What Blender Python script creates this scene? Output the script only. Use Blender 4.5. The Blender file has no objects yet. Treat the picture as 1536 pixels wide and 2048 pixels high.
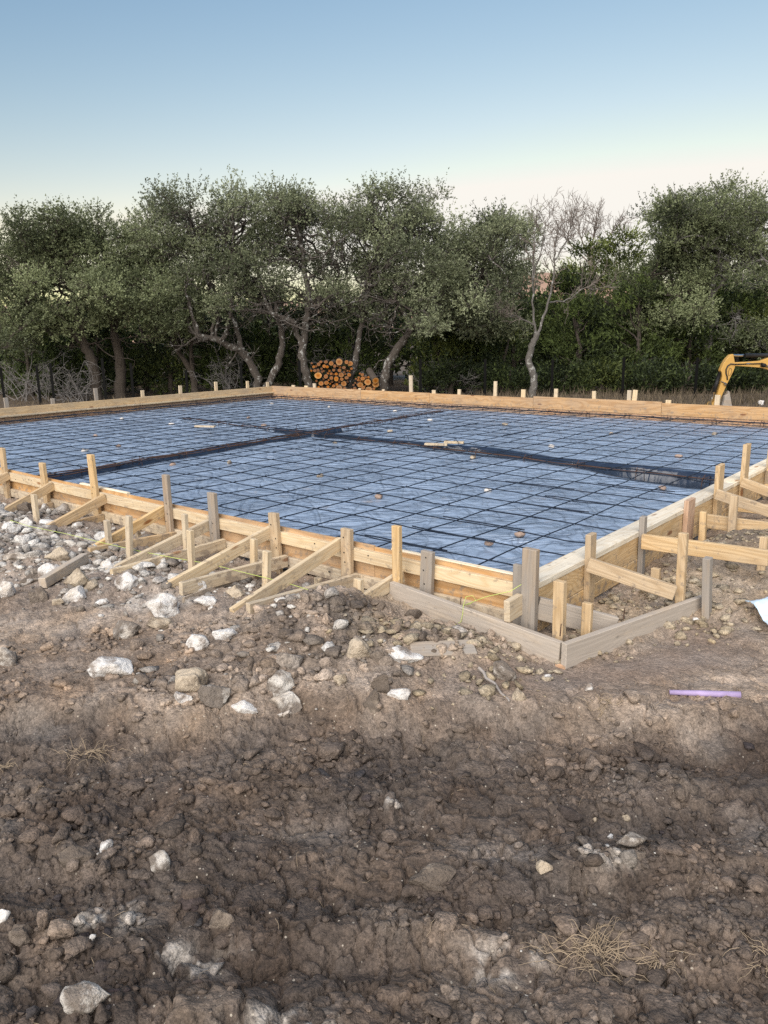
import bpy, bmesh, math
import numpy as np
from mathutils import Vector, Matrix

SC = bpy.context.scene
COL = SC.collection
rng = np.random.default_rng(11)

# ------------------------------------------------------------------ camera
FPX, PITCH, ROLL, CAMZ = 1540.0, math.radians(13.0), math.radians(-1.0), 1.76
_fw = Vector((0, math.cos(PITCH), -math.sin(PITCH)))
_u0 = Vector((0, math.sin(PITCH), math.cos(PITCH)))
_r0 = Vector((1, 0, 0))
_rt = _r0 * math.cos(ROLL) + _u0 * math.sin(ROLL)
_up = -_r0 * math.sin(ROLL) + _u0 * math.cos(ROLL)
cam = bpy.data.cameras.new('camera')
cam.sensor_width = 36.0
cam.lens = 36.0 * FPX / 2048.0
cam.clip_start = 0.05
cam.clip_end = 8000.0
cam_o = bpy.data.objects.new('camera', cam)
COL.objects.link(cam_o)
cam_o.matrix_world = Matrix(((_rt.x, _up.x, -_fw.x, 0), (_rt.y, _up.y, -_fw.y, 0), (_rt.z, _up.z, -_fw.z, CAMZ), (0, 0, 0, 1)))
SC.camera = cam_o

# ------------------------------------------------------------------ sky, sun, exposure
SUN_EL, SUN_ROT = math.radians(5.0), math.radians(200.0)      # low sun behind the camera
world = bpy.data.worlds.new('World')
SC.world = world
world.use_nodes = True
_n, _l = world.node_tree.nodes, world.node_tree.links
sky_tex = _n.new('ShaderNodeTexSky')
sky_tex.sky_type = 'NISHITA'
sky_tex.sun_disc = False
sky_tex.sun_elevation = SUN_EL
sky_tex.sun_rotation = SUN_ROT
sky_tex.ozone_density = 1.7
sky_tex.dust_density = 0.2
# graded per channel the way the camera rendered the evening sky, the same in every direction
_sep = _n.new('ShaderNodeSeparateColor')
_cmb = _n.new('ShaderNodeCombineColor')
_l.new(sky_tex.outputs[0], _sep.inputs[0])
for _k, (_ref, _out, _p) in enumerate(((1.15, 1.26, 1.5), (1.96, 1.88, 1.18), (2.68, 2.52, 0.9))):
    _a = _n.new('ShaderNodeMath'); _a.operation = 'DIVIDE'; _a.inputs[1].default_value = _ref
    _b = _n.new('ShaderNodeMath'); _b.operation = 'POWER'; _b.inputs[1].default_value = _p
    _c = _n.new('ShaderNodeMath'); _c.operation = 'MULTIPLY'; _c.inputs[1].default_value = _out
    _d = _n.new('ShaderNodeMath'); _d.operation = 'MINIMUM'; _d.inputs[1].default_value = (3.5, 3.36, 3.12)[_k]
    _l.new(_sep.outputs[_k], _a.inputs[0]); _l.new(_a.outputs[0], _b.inputs[0]); _l.new(_b.outputs[0], _c.inputs[0]); _l.new(_c.outputs[0], _d.inputs[0]); _l.new(_d.outputs[0], _cmb.inputs[_k])
_l.new(_cmb.outputs[0], _n['Background'].inputs[0])
_n['Background'].inputs[1].default_value = 0.12
sun = bpy.data.lights.new('sun', 'SUN')
sun.energy = 2.5
sun.angle = math.radians(80.0)
sun.color = (1.0, 0.93, 0.84)
sun_o = bpy.data.objects.new('sun', sun)
COL.objects.link(sun_o)
_se = math.radians(42.0)
_sd = Vector((math.sin(SUN_ROT) * math.cos(_se), math.cos(SUN_ROT) * math.cos(_se), math.sin(_se)))
sun_o.rotation_euler = _sd.to_track_quat('Z', 'Y').to_euler()
SC.view_settings.view_transform = 'Standard'
SC.view_settings.look = 'None'
SC.view_settings.gamma = 1.0
SC.view_settings.use_curve_mapping = False
SC.view_settings.exposure = 1.2
SC.render.engine = 'CYCLES'
SC.cycles.use_denoising = False
SC.cycles.max_bounces = 5
SC.cycles.diffuse_bounces = 3
SC.cycles.glossy_bounces = 2
SC.cycles.transmission_bounces = 2

# ------------------------------------------------------------------ frames of reference
TOP = 0.36                       # height of the top of the formwork
_an = math.radians(139.7)
E1 = np.array([math.cos(_an), math.sin(_an)])        # along the front of the slab, to the left
E2 = np.array([math.sin(_an), -math.cos(_an)])       # along the right side, away
SA, SB = 14.72, 11.1                                  # slab size


def S(a, b, z=0.0):
    p = E1 * (a + 2.05) + E2 * (b + 3.80)
    return Vector((p[0], p[1], z))


def slab_ab(x, y):
    return x * E1[0] + y * E1[1] - 2.05, x * E2[0] + y * E2[1] - 3.80


def _ray(px, py):
    d = _rt * ((px - 768) / FPX) - _up * ((py - 1024) / FPX) + _fw
    return d


def at_depth(px, py, y):
    """world point seen at a photo position at the distance y"""
    d = _ray(px, py)
    t = y / d.y
    return Vector((d.x * t, y, CAMZ + d.z * t))


def at_z(px, py, z):
    d = _ray(px, py)
    t = (z - CAMZ) / d.z
    return Vector((d.x * t, d.y * t, z))


def horizon_point(px, y, z):
    """x for a photo column at the distance y, height z"""
    d = _ray(px, 760)
    return Vector((d.x * y / d.y, y, z))


# ------------------------------------------------------------------ noise
_perm = np.random.default_rng(3).permutation(512).astype(np.int64)
_perm = np.concatenate([_perm, _perm, _perm])


def _hash(ix, iy, seed):
    return _perm[(_perm[(ix + seed * 17) & 511] + iy) & 511]


def perlin(x, y, seed=0):
    ix = np.floor(x).astype(np.int64)
    iy = np.floor(y).astype(np.int64)
    fx, fy = x - ix, y - iy
    u = fx * fx * fx * (fx * (fx * 6 - 15) + 10)
    v = fy * fy * fy * (fy * (fy * 6 - 15) + 10)

    def g(jx, jy, dx, dy):
        a = _hash(jx, jy, seed) * (2 * math.pi / 512.0)
        return np.cos(a) * dx + np.sin(a) * dy
    n00 = g(ix, iy, fx, fy)
    n10 = g(ix + 1, iy, fx - 1, fy)
    n01 = g(ix, iy + 1, fx, fy - 1)
    n11 = g(ix + 1, iy + 1, fx - 1, fy - 1)
    a = n00 + u * (n10 - n00)
    b = n01 + u * (n11 - n01)
    return (a + v * (b - a)) * 1.4


def fbm(x, y, octv=4, seed=0, gain=0.5):
    s, amp, tot = 0, 1.0, 0
    for k in range(octv):
        s = s + amp * perlin(x * (2 ** k) + 13.7 * k, y * (2 ** k) - 7.3 * k, seed + k)
        tot += amp
        amp *= gain
    return s / tot


def worley(x, y, seed=0):
    ix = np.floor(x).astype(np.int64)
    iy = np.floor(y).astype(np.int64)
    best = np.full(x.shape, 9.0)
    second = np.full(x.shape, 9.0)
    cell = np.zeros(x.shape)
    for dx in (-1, 0, 1):
        for dy in (-1, 0, 1):
            jx, jy = ix + dx, iy + dy
            h1 = _hash(jx, jy, seed)
            h2 = _hash(jx, jy, seed + 5)
            cx = jx + h1 / 512.0
            cy = jy + h2 / 512.0
            d = np.hypot(x - cx, y - cy)
            nearer = d < best
            second = np.where(nearer, best, np.minimum(second, d))
            cell = np.where(nearer, ((h1 * 7 + h2 * 13) & 511) / 511.0, cell)
            best = np.where(nearer, d, best)
    return best, second, cell


def smooth(e0, e1, v):
    t = np.clip((v - e0) / (e1 - e0), 0, 1)
    return t * t * (3 - 2 * t)


# ------------------------------------------------------------------ mesh helpers
def mesh_np(name, V, F, smooth_shade=False):
    V = np.ascontiguousarray(V, dtype=np.float32)
    F = np.ascontiguousarray(F, dtype=np.int32)
    m = bpy.data.meshes.new(name)
    n, k = F.shape
    m.vertices.add(len(V))
    m.vertices.foreach_set('co', V.ravel())
    m.loops.add(n * k)
    m.loops.foreach_set('vertex_index', F.ravel())
    m.polygons.add(n)
    m.polygons.foreach_set('loop_start', np.arange(0, n * k, k, dtype=np.int32))
    if smooth_shade:
        m.polygons.foreach_set('use_smooth', np.ones(n, dtype=bool))
    m.update(calc_edges=True)
    return m


def add_attr(m, name, vals, kind='FLOAT', dom='POINT'):
    at = m.attributes.new(name, kind, dom)
    if kind == 'FLOAT':
        at.data.foreach_set('value', np.ascontiguousarray(vals, dtype=np.float32).ravel())
    else:
        at.data.foreach_set('color', np.ascontiguousarray(vals, dtype=np.float32).ravel())


def obj(name, mesh, mat, parent=None, M=None, label=None):
    o = bpy.data.objects.new(name, mesh)
    COL.objects.link(o)
    if mat is not None and len(mesh.materials) == 0:
        mesh.materials.append(mat)
    if parent is not None:
        o.parent = parent
        w, q = parent.matrix_basis.copy(), parent.parent
        while q is not None:
            w, q = q.matrix_basis @ w, q.parent
        o.matrix_basis = w.inverted() @ (M if M is not None else Matrix.Identity(4))
    elif M is not None:
        o.matrix_basis = M
    if label:
        o['label'] = label
    return o


def empty(name, loc, label, cat, group=None):
    o = bpy.data.objects.new(name, None)
    o.empty_display_size = 0.1
    COL.objects.link(o)
    o.location = loc
    return tag(o, label, cat, group)


def tag(o, label, cat, group=None, kind=None):
    o['label'] = label
    o['category'] = cat
    if group:
        o['group'] = group
    if kind:
        o['kind'] = kind
    return o


def structure(o, label=None):
    o['kind'] = 'structure'
    if label:
        o['label'] = label
    return o


def tube_arrays(P, R, sides=6, cap=True):
    """tube along a polyline: arrays of vertices and quads"""
    P = np.asarray(P, float)
    R = np.asarray(R, float)
    n = len(P)
    T = np.empty_like(P)
    T[1:-1] = P[2:] - P[:-2]
    T[0] = P[1] - P[0]
    T[-1] = P[-1] - P[-2]
    T /= np.linalg.norm(T, axis=1)[:, None] + 1e-9
    ref = np.array([0, 0, 1.0]) if abs(T[0][2]) < 0.8 else np.array([1.0, 0, 0])
    U = np.empty((n, 3))
    u = ref - T[0] * (ref @ T[0])
    for i in range(n):
        t = T[i]
        u = u - t * (u[0] * t[0] + u[1] * t[1] + u[2] * t[2])
        u = u / math.sqrt(u[0] * u[0] + u[1] * u[1] + u[2] * u[2] + 1e-12)
        U[i] = u
    W = np.stack([T[:, 1] * U[:, 2] - T[:, 2] * U[:, 1], T[:, 2] * U[:, 0] - T[:, 0] * U[:, 2], T[:, 0] * U[:, 1] - T[:, 1] * U[:, 0]], -1)
    a = np.arange(sides) * 2 * math.pi / sides
    V = (P[:, None, :] + R[:, None, None] * (np.cos(a)[None, :, None] * U[:, None, :] + np.sin(a)[None, :, None] * W[:, None, :])).reshape(-1, 3)
    i = np.arange(n - 1)[:, None] * sides
    j = np.arange(sides)[None, :]
    k = (j + 1) % sides
    F = np.stack([i + j, i + k, i + sides + k, i + sides + j], -1).reshape(-1, 4)
    if cap and sides in (4, 6, 8):
        caps = []
        for base in (0, (n - 1) * sides):
            if sides == 4:
                caps.append([base, base + 1, base + 2, base + 3])
            elif sides == 6:
                caps += [[base, base + 1, base + 2, base + 3], [base, base + 3, base + 4, base + 5]]
            else:
                caps += [[base, base + 1, base + 2, base + 3], [base, base + 3, base + 4, base + 5], [base, base + 5, base + 6, base + 7]]
        F = np.concatenate([F, np.array(caps)])
    return V, F


class Pile:
    """collects arrays that go into one mesh"""
    def __init__(self):
        self.v, self.f, self.n, self.att = [], [], 0, []

    def add(self, V, F, att=None):
        self.v.append(V)
        self.f.append(np.asarray(F) + self.n)
        self.n += len(V)
        if att is not None:
            self.att.append(np.full(len(V), att) if np.isscalar(att) else att)

    def tube(self, P, R, sides=6, att=None):
        V, F = tube_arrays(P, R, sides)
        self.add(V, F, att)

    def mesh(self, name, smooth_shade=False, attname=None):
        m = mesh_np(name, np.concatenate(self.v), np.concatenate(self.f), smooth_shade)
        if attname:
            add_attr(m, attname, np.concatenate(self.att))
        return m


def box_bm(sx, sy, sz, bev=0.003, jit=0.0):
    bm = bmesh.new()
    bmesh.ops.create_cube(bm, size=1.0)
    for v in bm.verts:
        v.co.x *= sx
        v.co.y *= sy
        v.co.z *= sz
        if jit:
            v.co += Vector(rng.normal(0, jit, 3))
    if bev:
        bmesh.ops.bevel(bm, geom=list(bm.edges), offset=bev, segments=1, affect='EDGES')
    return bm


def bm_mesh(bm, name):
    m = bpy.data.meshes.new(name)
    bm.to_mesh(m)
    bm.free()
    return m


def prism(name, pts, y0, y1, bev=0.0):
    """a polygon in the x-z plane given thickness along y"""
    bm = bmesh.new()
    A = [bm.verts.new((p[0], y0, p[1])) for p in pts]
    B = [bm.verts.new((p[0], y1, p[1])) for p in pts]
    bm.faces.new(A)
    bm.faces.new(B[::-1])
    n = len(pts)
    for i in range(n):
        bm.faces.new((A[i], B[i], B[(i + 1) % n], A[(i + 1) % n]))
    bmesh.ops.recalc_face_normals(bm, faces=bm.faces)
    if bev:
        bmesh.ops.bevel(bm, geom=list(bm.edges), offset=bev, segments=1, affect='EDGES')
    return bm_mesh(bm, name)


# ------------------------------------------------------------------ material helpers
def new_mat(name):
    m = bpy.data.materials.new(name)
    m.use_nodes = True
    nt = m.node_tree
    b = nt.nodes['Principled BSDF']
    b.inputs['Specular IOR Level'].default_value = 0.3
    return m, nt, b


class NT:
    def __init__(self, nt):
        self.t = nt

    def node(self, typ, ins=None, **kw):
        n = self.t.nodes.new(typ)
        for k, v in kw.items():
            setattr(n, k, v)
        for k, v in (ins or {}).items():
            self.put(n.inputs[k], v)
        return n

    def put(self, sock, v):
        if hasattr(v, 'links') or isinstance(v, bpy.types.NodeSocket):
            self.t.links.new(v, sock)
        else:
            sock.default_value = v

    def math(self, op, a, b=None, c=None, clamp=False):
        n = self.t.nodes.new('ShaderNodeMath')
        n.operation = op
        n.use_clamp = clamp
        for i, v in enumerate((a, b, c)):
            if v is not None:
                self.put(n.inputs[i], v)
        return n.outputs[0]

    def mix(self, f, a, b, blend='MIX'):
        n = self.t.nodes.new('ShaderNodeMix')
        n.data_type = 'RGBA'
        n.blend_type = blend
        self.put(n.inputs['Factor'], f)
        self.put(n.inputs[6], a)
        self.put(n.inputs[7], b)
        return n.outputs[2]

    def ramp(self, f, stops):
        n = self.t.nodes.new('ShaderNodeValToRGB')
        el = n.color_ramp.elements
        while len(el) < len(stops):
            el.new(0.5)
        for e, (p, c) in zip(el, stops):
            e.position = p
            e.color = c if len(c) == 4 else (*c, 1)
        self.put(n.inputs[0], f)
        return n.outputs[0]

    def noise(self, vec, scale, detail=3, rough=0.5, dist=0.0):
        n = self.t.nodes.new('ShaderNodeTexNoise')
        n.inputs['Scale'].default_value = scale
        n.inputs['Detail'].default_value = detail
        n.inputs['Roughness'].default_value = rough
        n.inputs['Distortion'].default_value = dist
        if vec is not None:
            self.t.links.new(vec, n.inputs['Vector'])
        return n.outputs['Fac']

    def mapping(self, vec, scale=(1, 1, 1), loc=None):
        n = self.t.nodes.new('ShaderNodeMapping')
        n.inputs['Scale'].default_value = scale
        self.t.links.new(vec, n.inputs['Vector'])
        if loc is not None:
            self.put(n.inputs['Location'], loc)
        return n.outputs[0]

    def bump(self, h, strength, dist, bsdf):
        n = self.t.nodes.new('ShaderNodeBump')
        n.inputs['Strength'].default_value = strength
        n.inputs['Distance'].default_value = dist
        self.t.links.new(h, n.inputs['Height'])
        self.t.links.new(n.outputs[0], bsdf.inputs['Normal'])


def c4(c):
    return (*c, 1.0)


def wood_mat(name, light, dark, knot, weather=0.0, ring=9.0, rough=0.75, grey=(0.30, 0.28, 0.26), spread=0.25):
    m, nt, b = new_mat(name)
    N = NT(nt)
    tc = N.node('ShaderNodeTexCoord').outputs['Object']
    rnd = N.node('ShaderNodeObjectInfo').outputs['Random']
    off = N.node('ShaderNodeCombineXYZ', {0: N.math('MULTIPLY', rnd, 37.0), 1: N.math('MULTIPLY', rnd, 11.3), 2: N.math('MULTIPLY', rnd, 23.1)}).outputs[0]
    p = N.node('ShaderNodeVectorMath', {0: tc, 1: off}, operation='ADD').outputs[0]
    low = N.noise(N.mapping(p, (0.9, 5.0, 5.0)), 1.0, 2, 0.5, 0.6)
    rings = N.math('SINE', N.math('MULTIPLY', N.math('ADD', low, N.math('MULTIPLY', N.node('ShaderNodeSeparateXYZ', {0: p}).outputs[1], 1.4)), ring * 9.0))
    rings = N.math('MULTIPLY_ADD', rings, 0.5, 0.5)
    rings = N.math('POWER', rings, 1.8)
    fine = N.noise(N.mapping(p, (3.0, 90.0, 90.0)), 1.0, 3, 0.6)
    col = N.mix(N.math('MULTIPLY', rings, 0.75), c4(light), c4(dark))
    col = N.mix(N.math('MULTIPLY', N.math('SUBTRACT', fine, 0.42, clamp=True), 1.6, clamp=True), col, c4([x * 0.62 for x in dark]))
    vor = N.node('ShaderNodeTexVoronoi', {'Vector': N.mapping(p, (2.4, 7.5, 7.5)), 'Scale': 1.0})
    kn = N.ramp(vor.outputs['Distance'], [(0.0, (1, 1, 1)), (0.10, (0.9, 0.9, 0.9)), (0.16, (0, 0, 0))])
    sel = N.math('GREATER_THAN', N.node('ShaderNodeSeparateColor', {0: vor.outputs['Color']}).outputs[0], 0.55)
    col = N.mix(N.math('MULTIPLY', kn, sel), col, c4(knot))
    hv = N.node('ShaderNodeHueSaturation', {'Color': col, 'Hue': 0.5, 'Saturation': N.math('MULTIPLY_ADD', rnd, 0.3, 0.85), 'Value': N.math('MULTIPLY_ADD', rnd, spread, 1.0 - spread / 2), 'Fac': 1.0}).outputs[0]
    stain = N.noise(N.mapping(p, (1.6, 3.5, 3.5)), 1.0, 4, 0.6)
    st = N.ramp(stain, [(0.45, (0, 0, 0)), (0.72, (1, 1, 1))])
    hv = N.mix(N.math('MULTIPLY', st, 0.35), hv, c4([x * 0.75 for x in grey]))
    # mud splashed up from the ground
    pz = N.node('ShaderNodeSeparateXYZ', {0: N.node('ShaderNodeNewGeometry').outputs['Position']}).outputs[2]
    low_ = N.math('SUBTRACT', 1.0, N.math('MULTIPLY', pz, 3.2), clamp=True)
    spl = N.ramp(N.math('ADD', N.noise(p, 16.0, 4, 0.65), N.math('MULTIPLY', low_, 0.16)), [(0.60, (0, 0, 0)), (0.70, (0.75, 0.75, 0.75))])
    hv = N.mix(spl, hv, c4((0.25, 0.20, 0.155)))
    if weather:
        w = N.noise(N.mapping(p, (1.1, 6.0, 6.0)), 1.0, 5, 0.65)
        wf = N.ramp(w, [(0.5 - weather * 0.45, (0, 0, 0)), (0.66 - weather * 0.3, (1, 1, 1))])
        gcol = N.mix(fine, c4(grey), c4([x * 0.55 for x in grey]))
        hv = N.mix(wf, hv, gcol)
        sp = N.noise(N.mapping(p, (8.0, 22.0, 22.0)), 1.0, 4, 0.7)
        hv = N.mix(N.ramp(sp, [(0.62, (0, 0, 0)), (0.72, (0.6, 0.6, 0.6))]), hv, c4((0.10, 0.09, 0.085)))
    nt.links.new(hv, b.inputs['Base Color'])
    b.inputs['Roughness'].default_value = rough
    N.bump(N.math('ADD', N.math('MULTIPLY', fine, 0.7), N.math('MULTIPLY', rings, 0.3)), 0.35, 0.004, b)
    return m


def plain_mat(name, col, rough=0.6, metal=0.0, noise_amt=0.25, scale=12.0, spec=0.3, bump=0.0):
    m, nt, b = new_mat(name)
    N = NT(nt)
    tc = N.node('ShaderNodeTexCoord').outputs['Object']
    f = N.noise(tc, scale, 5, 0.6)
    c = N.mix(f, c4([x * (1 - noise_amt) for x in col]), c4([min(1, x * (1 + noise_amt)) for x in col]))
    nt.links.new(c, b.inputs['Base Color'])
    b.inputs['Roughness'].default_value = rough
    b.inputs['Metallic'].default_value = metal
    b.inputs['Specular IOR Level'].default_value = spec
    if bump:
        N.bump(f, 0.6, bump, b)
    return m

# ------------------------------------------------------------------ materials
M_PINE = wood_mat('fresh_pine', (0.60, 0.445, 0.27), (0.47, 0.32, 0.17), (0.20, 0.09, 0.04))
M_PINE2 = wood_mat('pale_pine', (0.63, 0.52, 0.37), (0.55, 0.42, 0.27), (0.26, 0.13, 0.06))
M_PLY = wood_mat('plywood', (0.56, 0.36, 0.19), (0.42, 0.235, 0.10), (0.19, 0.08, 0.035), ring=5.0)
M_CAP = wood_mat('sun_bleached_pine', (0.82, 0.74, 0.60), (0.74, 0.62, 0.45), (0.4, 0.25, 0.14), ring=7.0)
M_GREY = wood_mat('weathered_board', (0.60, 0.48, 0.35), (0.46, 0.35, 0.24), (0.10, 0.07, 0.05), weather=0.5, grey=(0.52, 0.455, 0.39))
M_GREYSTAKE = wood_mat('weathered_stake', (0.42, 0.32, 0.22), (0.30, 0.21, 0.14), (0.10, 0.07, 0.05), weather=0.42, grey=(0.38, 0.34, 0.30))
M_RED = wood_mat('reddish_pine', (0.60, 0.40, 0.27), (0.46, 0.28, 0.17), (0.16, 0.07, 0.04))

M_REBAR = plain_mat('rebar_steel', (0.03, 0.04, 0.06), 0.5, 0.5, 0.5, 30.0)
M_RUST = plain_mat('rusty_steel', (0.085, 0.048, 0.035), 0.8, 0.1, 0.5, 25.0)
M_BLACK = plain_mat('black_paint', (0.004, 0.004, 0.004), 0.7, spec=0.1)
M_STRING = plain_mat('string_fibre', (0.50, 0.60, 0.16), 0.7)
M_PURPLE = plain_mat('purple_plastic', (0.36, 0.28, 0.47), 0.6, 0, 0.45, 18.0)
M_CLOTH = plain_mat('white_sheet', (0.55, 0.68, 0.80), 0.7, 0, 0.08)
M_DIRTYBLOCK = plain_mat('dirty_block', (0.34, 0.25, 0.20), 0.9, 0, 0.45, 30.0, bump=0.01)
M_WHITEBLOCK = plain_mat('pale_block', (0.62, 0.58, 0.54), 0.9, 0, 0.2, 30.0, bump=0.01)
M_ROOT = plain_mat('dry_roots', (0.36, 0.28, 0.195), 0.85, 0, 0.35, 20.0)
M_STICK = plain_mat('grey_stick', (0.30, 0.27, 0.25), 0.85, 0, 0.3, 20.0)
M_BAREWOOD = plain_mat('bare_twigs', (0.19, 0.16, 0.14), 0.9, 0, 0.3, 3.0)
M_DEADTWIG = plain_mat('dead_twigs', (0.19, 0.178, 0.172), 0.9, 0, 0.3, 3.0)
M_YELLOW = plain_mat('machine_yellow', (0.50, 0.29, 0.075), 0.45, 0, 0.18, 3.0, spec=0.5)
M_CHROME = plain_mat('cylinder_rod', (0.75, 0.75, 0.76), 0.15, 1.0, 0.05)
M_DARKSTEEL = plain_mat('dark_steel', (0.03, 0.03, 0.032), 0.45, 0.3)
M_GLASS = plain_mat('cab_glass', (0.03, 0.04, 0.045), 0.1, 0.0, 0.1, spec=0.6)


def sheet_mat():
    m, nt, b = new_mat('black_polythene')
    N = NT(nt)
    p = N.node('ShaderNodeTexCoord').outputs['Object']
    top = N.node('ShaderNodeAttribute', attribute_name='dust_sheen').outputs['Fac']
    q = N.mapping(p, (1, 1, 1))
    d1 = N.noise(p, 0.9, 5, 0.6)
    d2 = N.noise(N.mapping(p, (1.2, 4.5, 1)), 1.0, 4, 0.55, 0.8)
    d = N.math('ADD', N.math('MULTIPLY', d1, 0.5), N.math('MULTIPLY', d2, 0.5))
    dust_sheen = N.ramp(d, [(0.34, (0.55, 0.55, 0.55)), (0.50, (0.75, 0.75, 0.75)), (0.68, (1, 1, 1))])
    # creases: fold lines darkened in the colour as wrinkle shade
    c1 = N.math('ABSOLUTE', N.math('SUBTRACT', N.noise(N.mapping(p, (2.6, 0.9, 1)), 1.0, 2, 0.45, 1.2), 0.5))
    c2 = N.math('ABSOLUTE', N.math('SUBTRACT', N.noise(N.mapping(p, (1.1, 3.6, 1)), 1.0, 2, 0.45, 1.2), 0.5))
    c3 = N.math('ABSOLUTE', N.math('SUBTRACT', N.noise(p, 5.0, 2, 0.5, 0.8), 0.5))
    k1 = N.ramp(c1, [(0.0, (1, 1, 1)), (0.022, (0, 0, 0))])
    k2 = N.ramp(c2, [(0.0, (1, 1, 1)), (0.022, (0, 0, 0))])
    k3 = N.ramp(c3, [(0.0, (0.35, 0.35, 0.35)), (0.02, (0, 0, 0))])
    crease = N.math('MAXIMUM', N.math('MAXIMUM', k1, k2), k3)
    dust_sheen = N.math('MULTIPLY', N.math('MULTIPLY', dust_sheen, top), N.math('MULTIPLY_ADD', crease, -0.35, 1.0))
    col = N.mix(dust_sheen, c4((0.022, 0.033, 0.058)), c4((0.34, 0.435, 0.585)))  # pale blue paints the sky's reflection in with the dusty film
    mud = N.ramp(N.noise(p, 4.0, 5, 0.7), [(0.62, (0, 0, 0)), (0.74, (0.55, 0.55, 0.55))])
    col = N.mix(N.math('MULTIPLY', mud, top), col, c4((0.42, 0.36, 0.33)))
    nt.links.new(col, b.inputs['Base Color'])
    nt.links.new(N.math('MULTIPLY_ADD', dust_sheen, 0.22, 0.20), b.inputs['Roughness'])
    b.inputs['Specular IOR Level'].default_value = 0.8
    hgt = N.math('ADD', N.math('ADD', N.math('MINIMUM', c1, 0.12), N.math('MINIMUM', c2, 0.12)), N.math('MULTIPLY', N.math('MINIMUM', c3, 0.1), 0.25))
    hgt = N.math('MULTIPLY', hgt, N.math('MULTIPLY_ADD', top, 0.9, 0.1))
    N.bump(hgt, 1.0, 0.15, b)
    return m


def soil_mat(name, fleck=True):
    m, nt, b = new_mat(name)
    N = NT(nt)
    p = N.node('ShaderNodeTexCoord').outputs['Object']
    col = N.node('ShaderNodeAttribute', attribute_name='soil').outputs['Color']
    f = N.noise(p, 22.0, 6, 0.7)
    f2 = N.noise(p, 90.0, 4, 0.65)
    v = N.math('ADD', N.math('MULTIPLY', f, 1.1), N.math('MULTIPLY', f2, 0.9))
    col = N.node('ShaderNodeHueSaturation', {'Color': col, 'Value': N.math('MULTIPLY_ADD', v, 1.1, -0.08), 'Saturation': N.math('MULTIPLY_ADD', N.noise(p, 4.0, 3), 0.9, 0.55)}).outputs[0]
    if fleck:
        vo = N.node('ShaderNodeTexVoronoi', {'Vector': p, 'Scale': 55.0})
        sp = N.ramp(vo.outputs['Distance'], [(0.0, (1, 1, 1)), (0.18, (1, 1, 1)), (0.24, (0, 0, 0))])
        sel = N.math('GREATER_THAN', N.node('ShaderNodeSeparateColor', {0: vo.outputs['Color']}).outputs[1], 0.93)
        col = N.mix(N.math('MULTIPLY', sp, N.math('MULTIPLY', sel, 0.8)), col, c4((0.46, 0.41, 0.34)))
    nt.links.new(col, b.inputs['Base Color'])
    wet = N.ramp(N.noise(p, 2.3, 4, 0.6), [(0.42, (0.95, 0.95, 0.95)), (0.62, (0.52, 0.52, 0.52))])
    nt.links.new(wet, b.inputs['Roughness'])
    b.inputs['Specular IOR Level'].default_value = 0.35
    vc = N.node('ShaderNodeTexVoronoi', {'Vector': N.node('ShaderNodeVectorMath', {0: p, 1: N.node('ShaderNodeVectorMath', {0: N.node('ShaderNodeTexNoise', {'Vector': p, 'Scale': 40.0}).outputs['Color'], 1: (0.02, 0.02, 0.02)}, operation='MULTIPLY').outputs[0]}, operation='ADD').outputs[0], 'Scale': 75.0})
    vb = N.node('ShaderNodeTexVoronoi', {'Vector': p, 'Scale': 190.0})
    hh = N.math('ADD', N.math('ADD', N.math('ADD', f, N.math('MULTIPLY', f2, 0.6)), N.math('MULTIPLY', vc.outputs['Distance'], -0.35)), N.math('MULTIPLY', vb.outputs['Distance'], -0.12))
    crumb = N.math('ADD', N.math('MULTIPLY', N.node('ShaderNodeSeparateColor', {0: vc.outputs['Color']}).outputs[0], 0.55), N.math('MULTIPLY', N.node('ShaderNodeSeparateColor', {0: vb.outputs['Color']}).outputs[0], 0.5))
    src = b.inputs['Base Color'].links[0].from_socket
    nt.links.new(N.node('ShaderNodeHueSaturation', {'Color': src, 'Value': N.math('MULTIPLY_ADD', crumb, 0.8, 0.58)}).outputs[0], b.inputs['Base Color'])
    N.bump(hh, 0.9, 0.014, b)
    return m


def rock_mat(name, clean, dirt, amount):
    m, nt, b = new_mat(name)
    N = NT(nt)
    tc = N.node('ShaderNodeTexCoord').outputs['Object']
    rnd = N.node('ShaderNodeObjectInfo').outputs['Random']
    p = N.node('ShaderNodeVectorMath', {0: tc, 1: N.node('ShaderNodeCombineXYZ', {0: N.math('MULTIPLY', rnd, 31.0), 1: rnd, 2: rnd}).outputs[0]}, operation='ADD').outputs[0]
    n1 = N.noise(p, 9.0, 6, 0.65)
    n2 = N.noise(p, 38.0, 5, 0.7)
    base = N.mix(n2, c4([x * 0.8 for x in clean]), c4([min(1.0, x * 1.12) for x in clean]))
    tan = N.ramp(N.noise(p, 6.0, 3, 0.6), [(0.5, (0, 0, 0)), (0.7, (0.5, 0.5, 0.5))])
    base = N.mix(tan, base, c4((0.52, 0.40, 0.28)))
    f = N.ramp(n1, [(0.62 - amount * 0.4, (0, 0, 0)), (0.74 - amount * 0.4, (1, 1, 1))])
    col = N.mix(N.math('MULTIPLY', f, 0.9), base, c4(dirt))
    pits = N.ramp(N.node('ShaderNodeTexVoronoi', {'Vector': p, 'Scale': 42.0}).outputs['Distance'], [(0.0, (1, 1, 1)), (0.2, (0, 0, 0))])
    col = N.mix(N.math('MULTIPLY', pits, 0.35), col, c4([x * 0.7 for x in dirt]))
    nt.links.new(col, b.inputs['Base Color'])
    b.inputs['Roughness'].default_value = 0.9
    N.bump(N.math('ADD', n2, N.math('MULTIPLY', n1, 0.8)), 1.0, 0.025, b)
    return m


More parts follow.
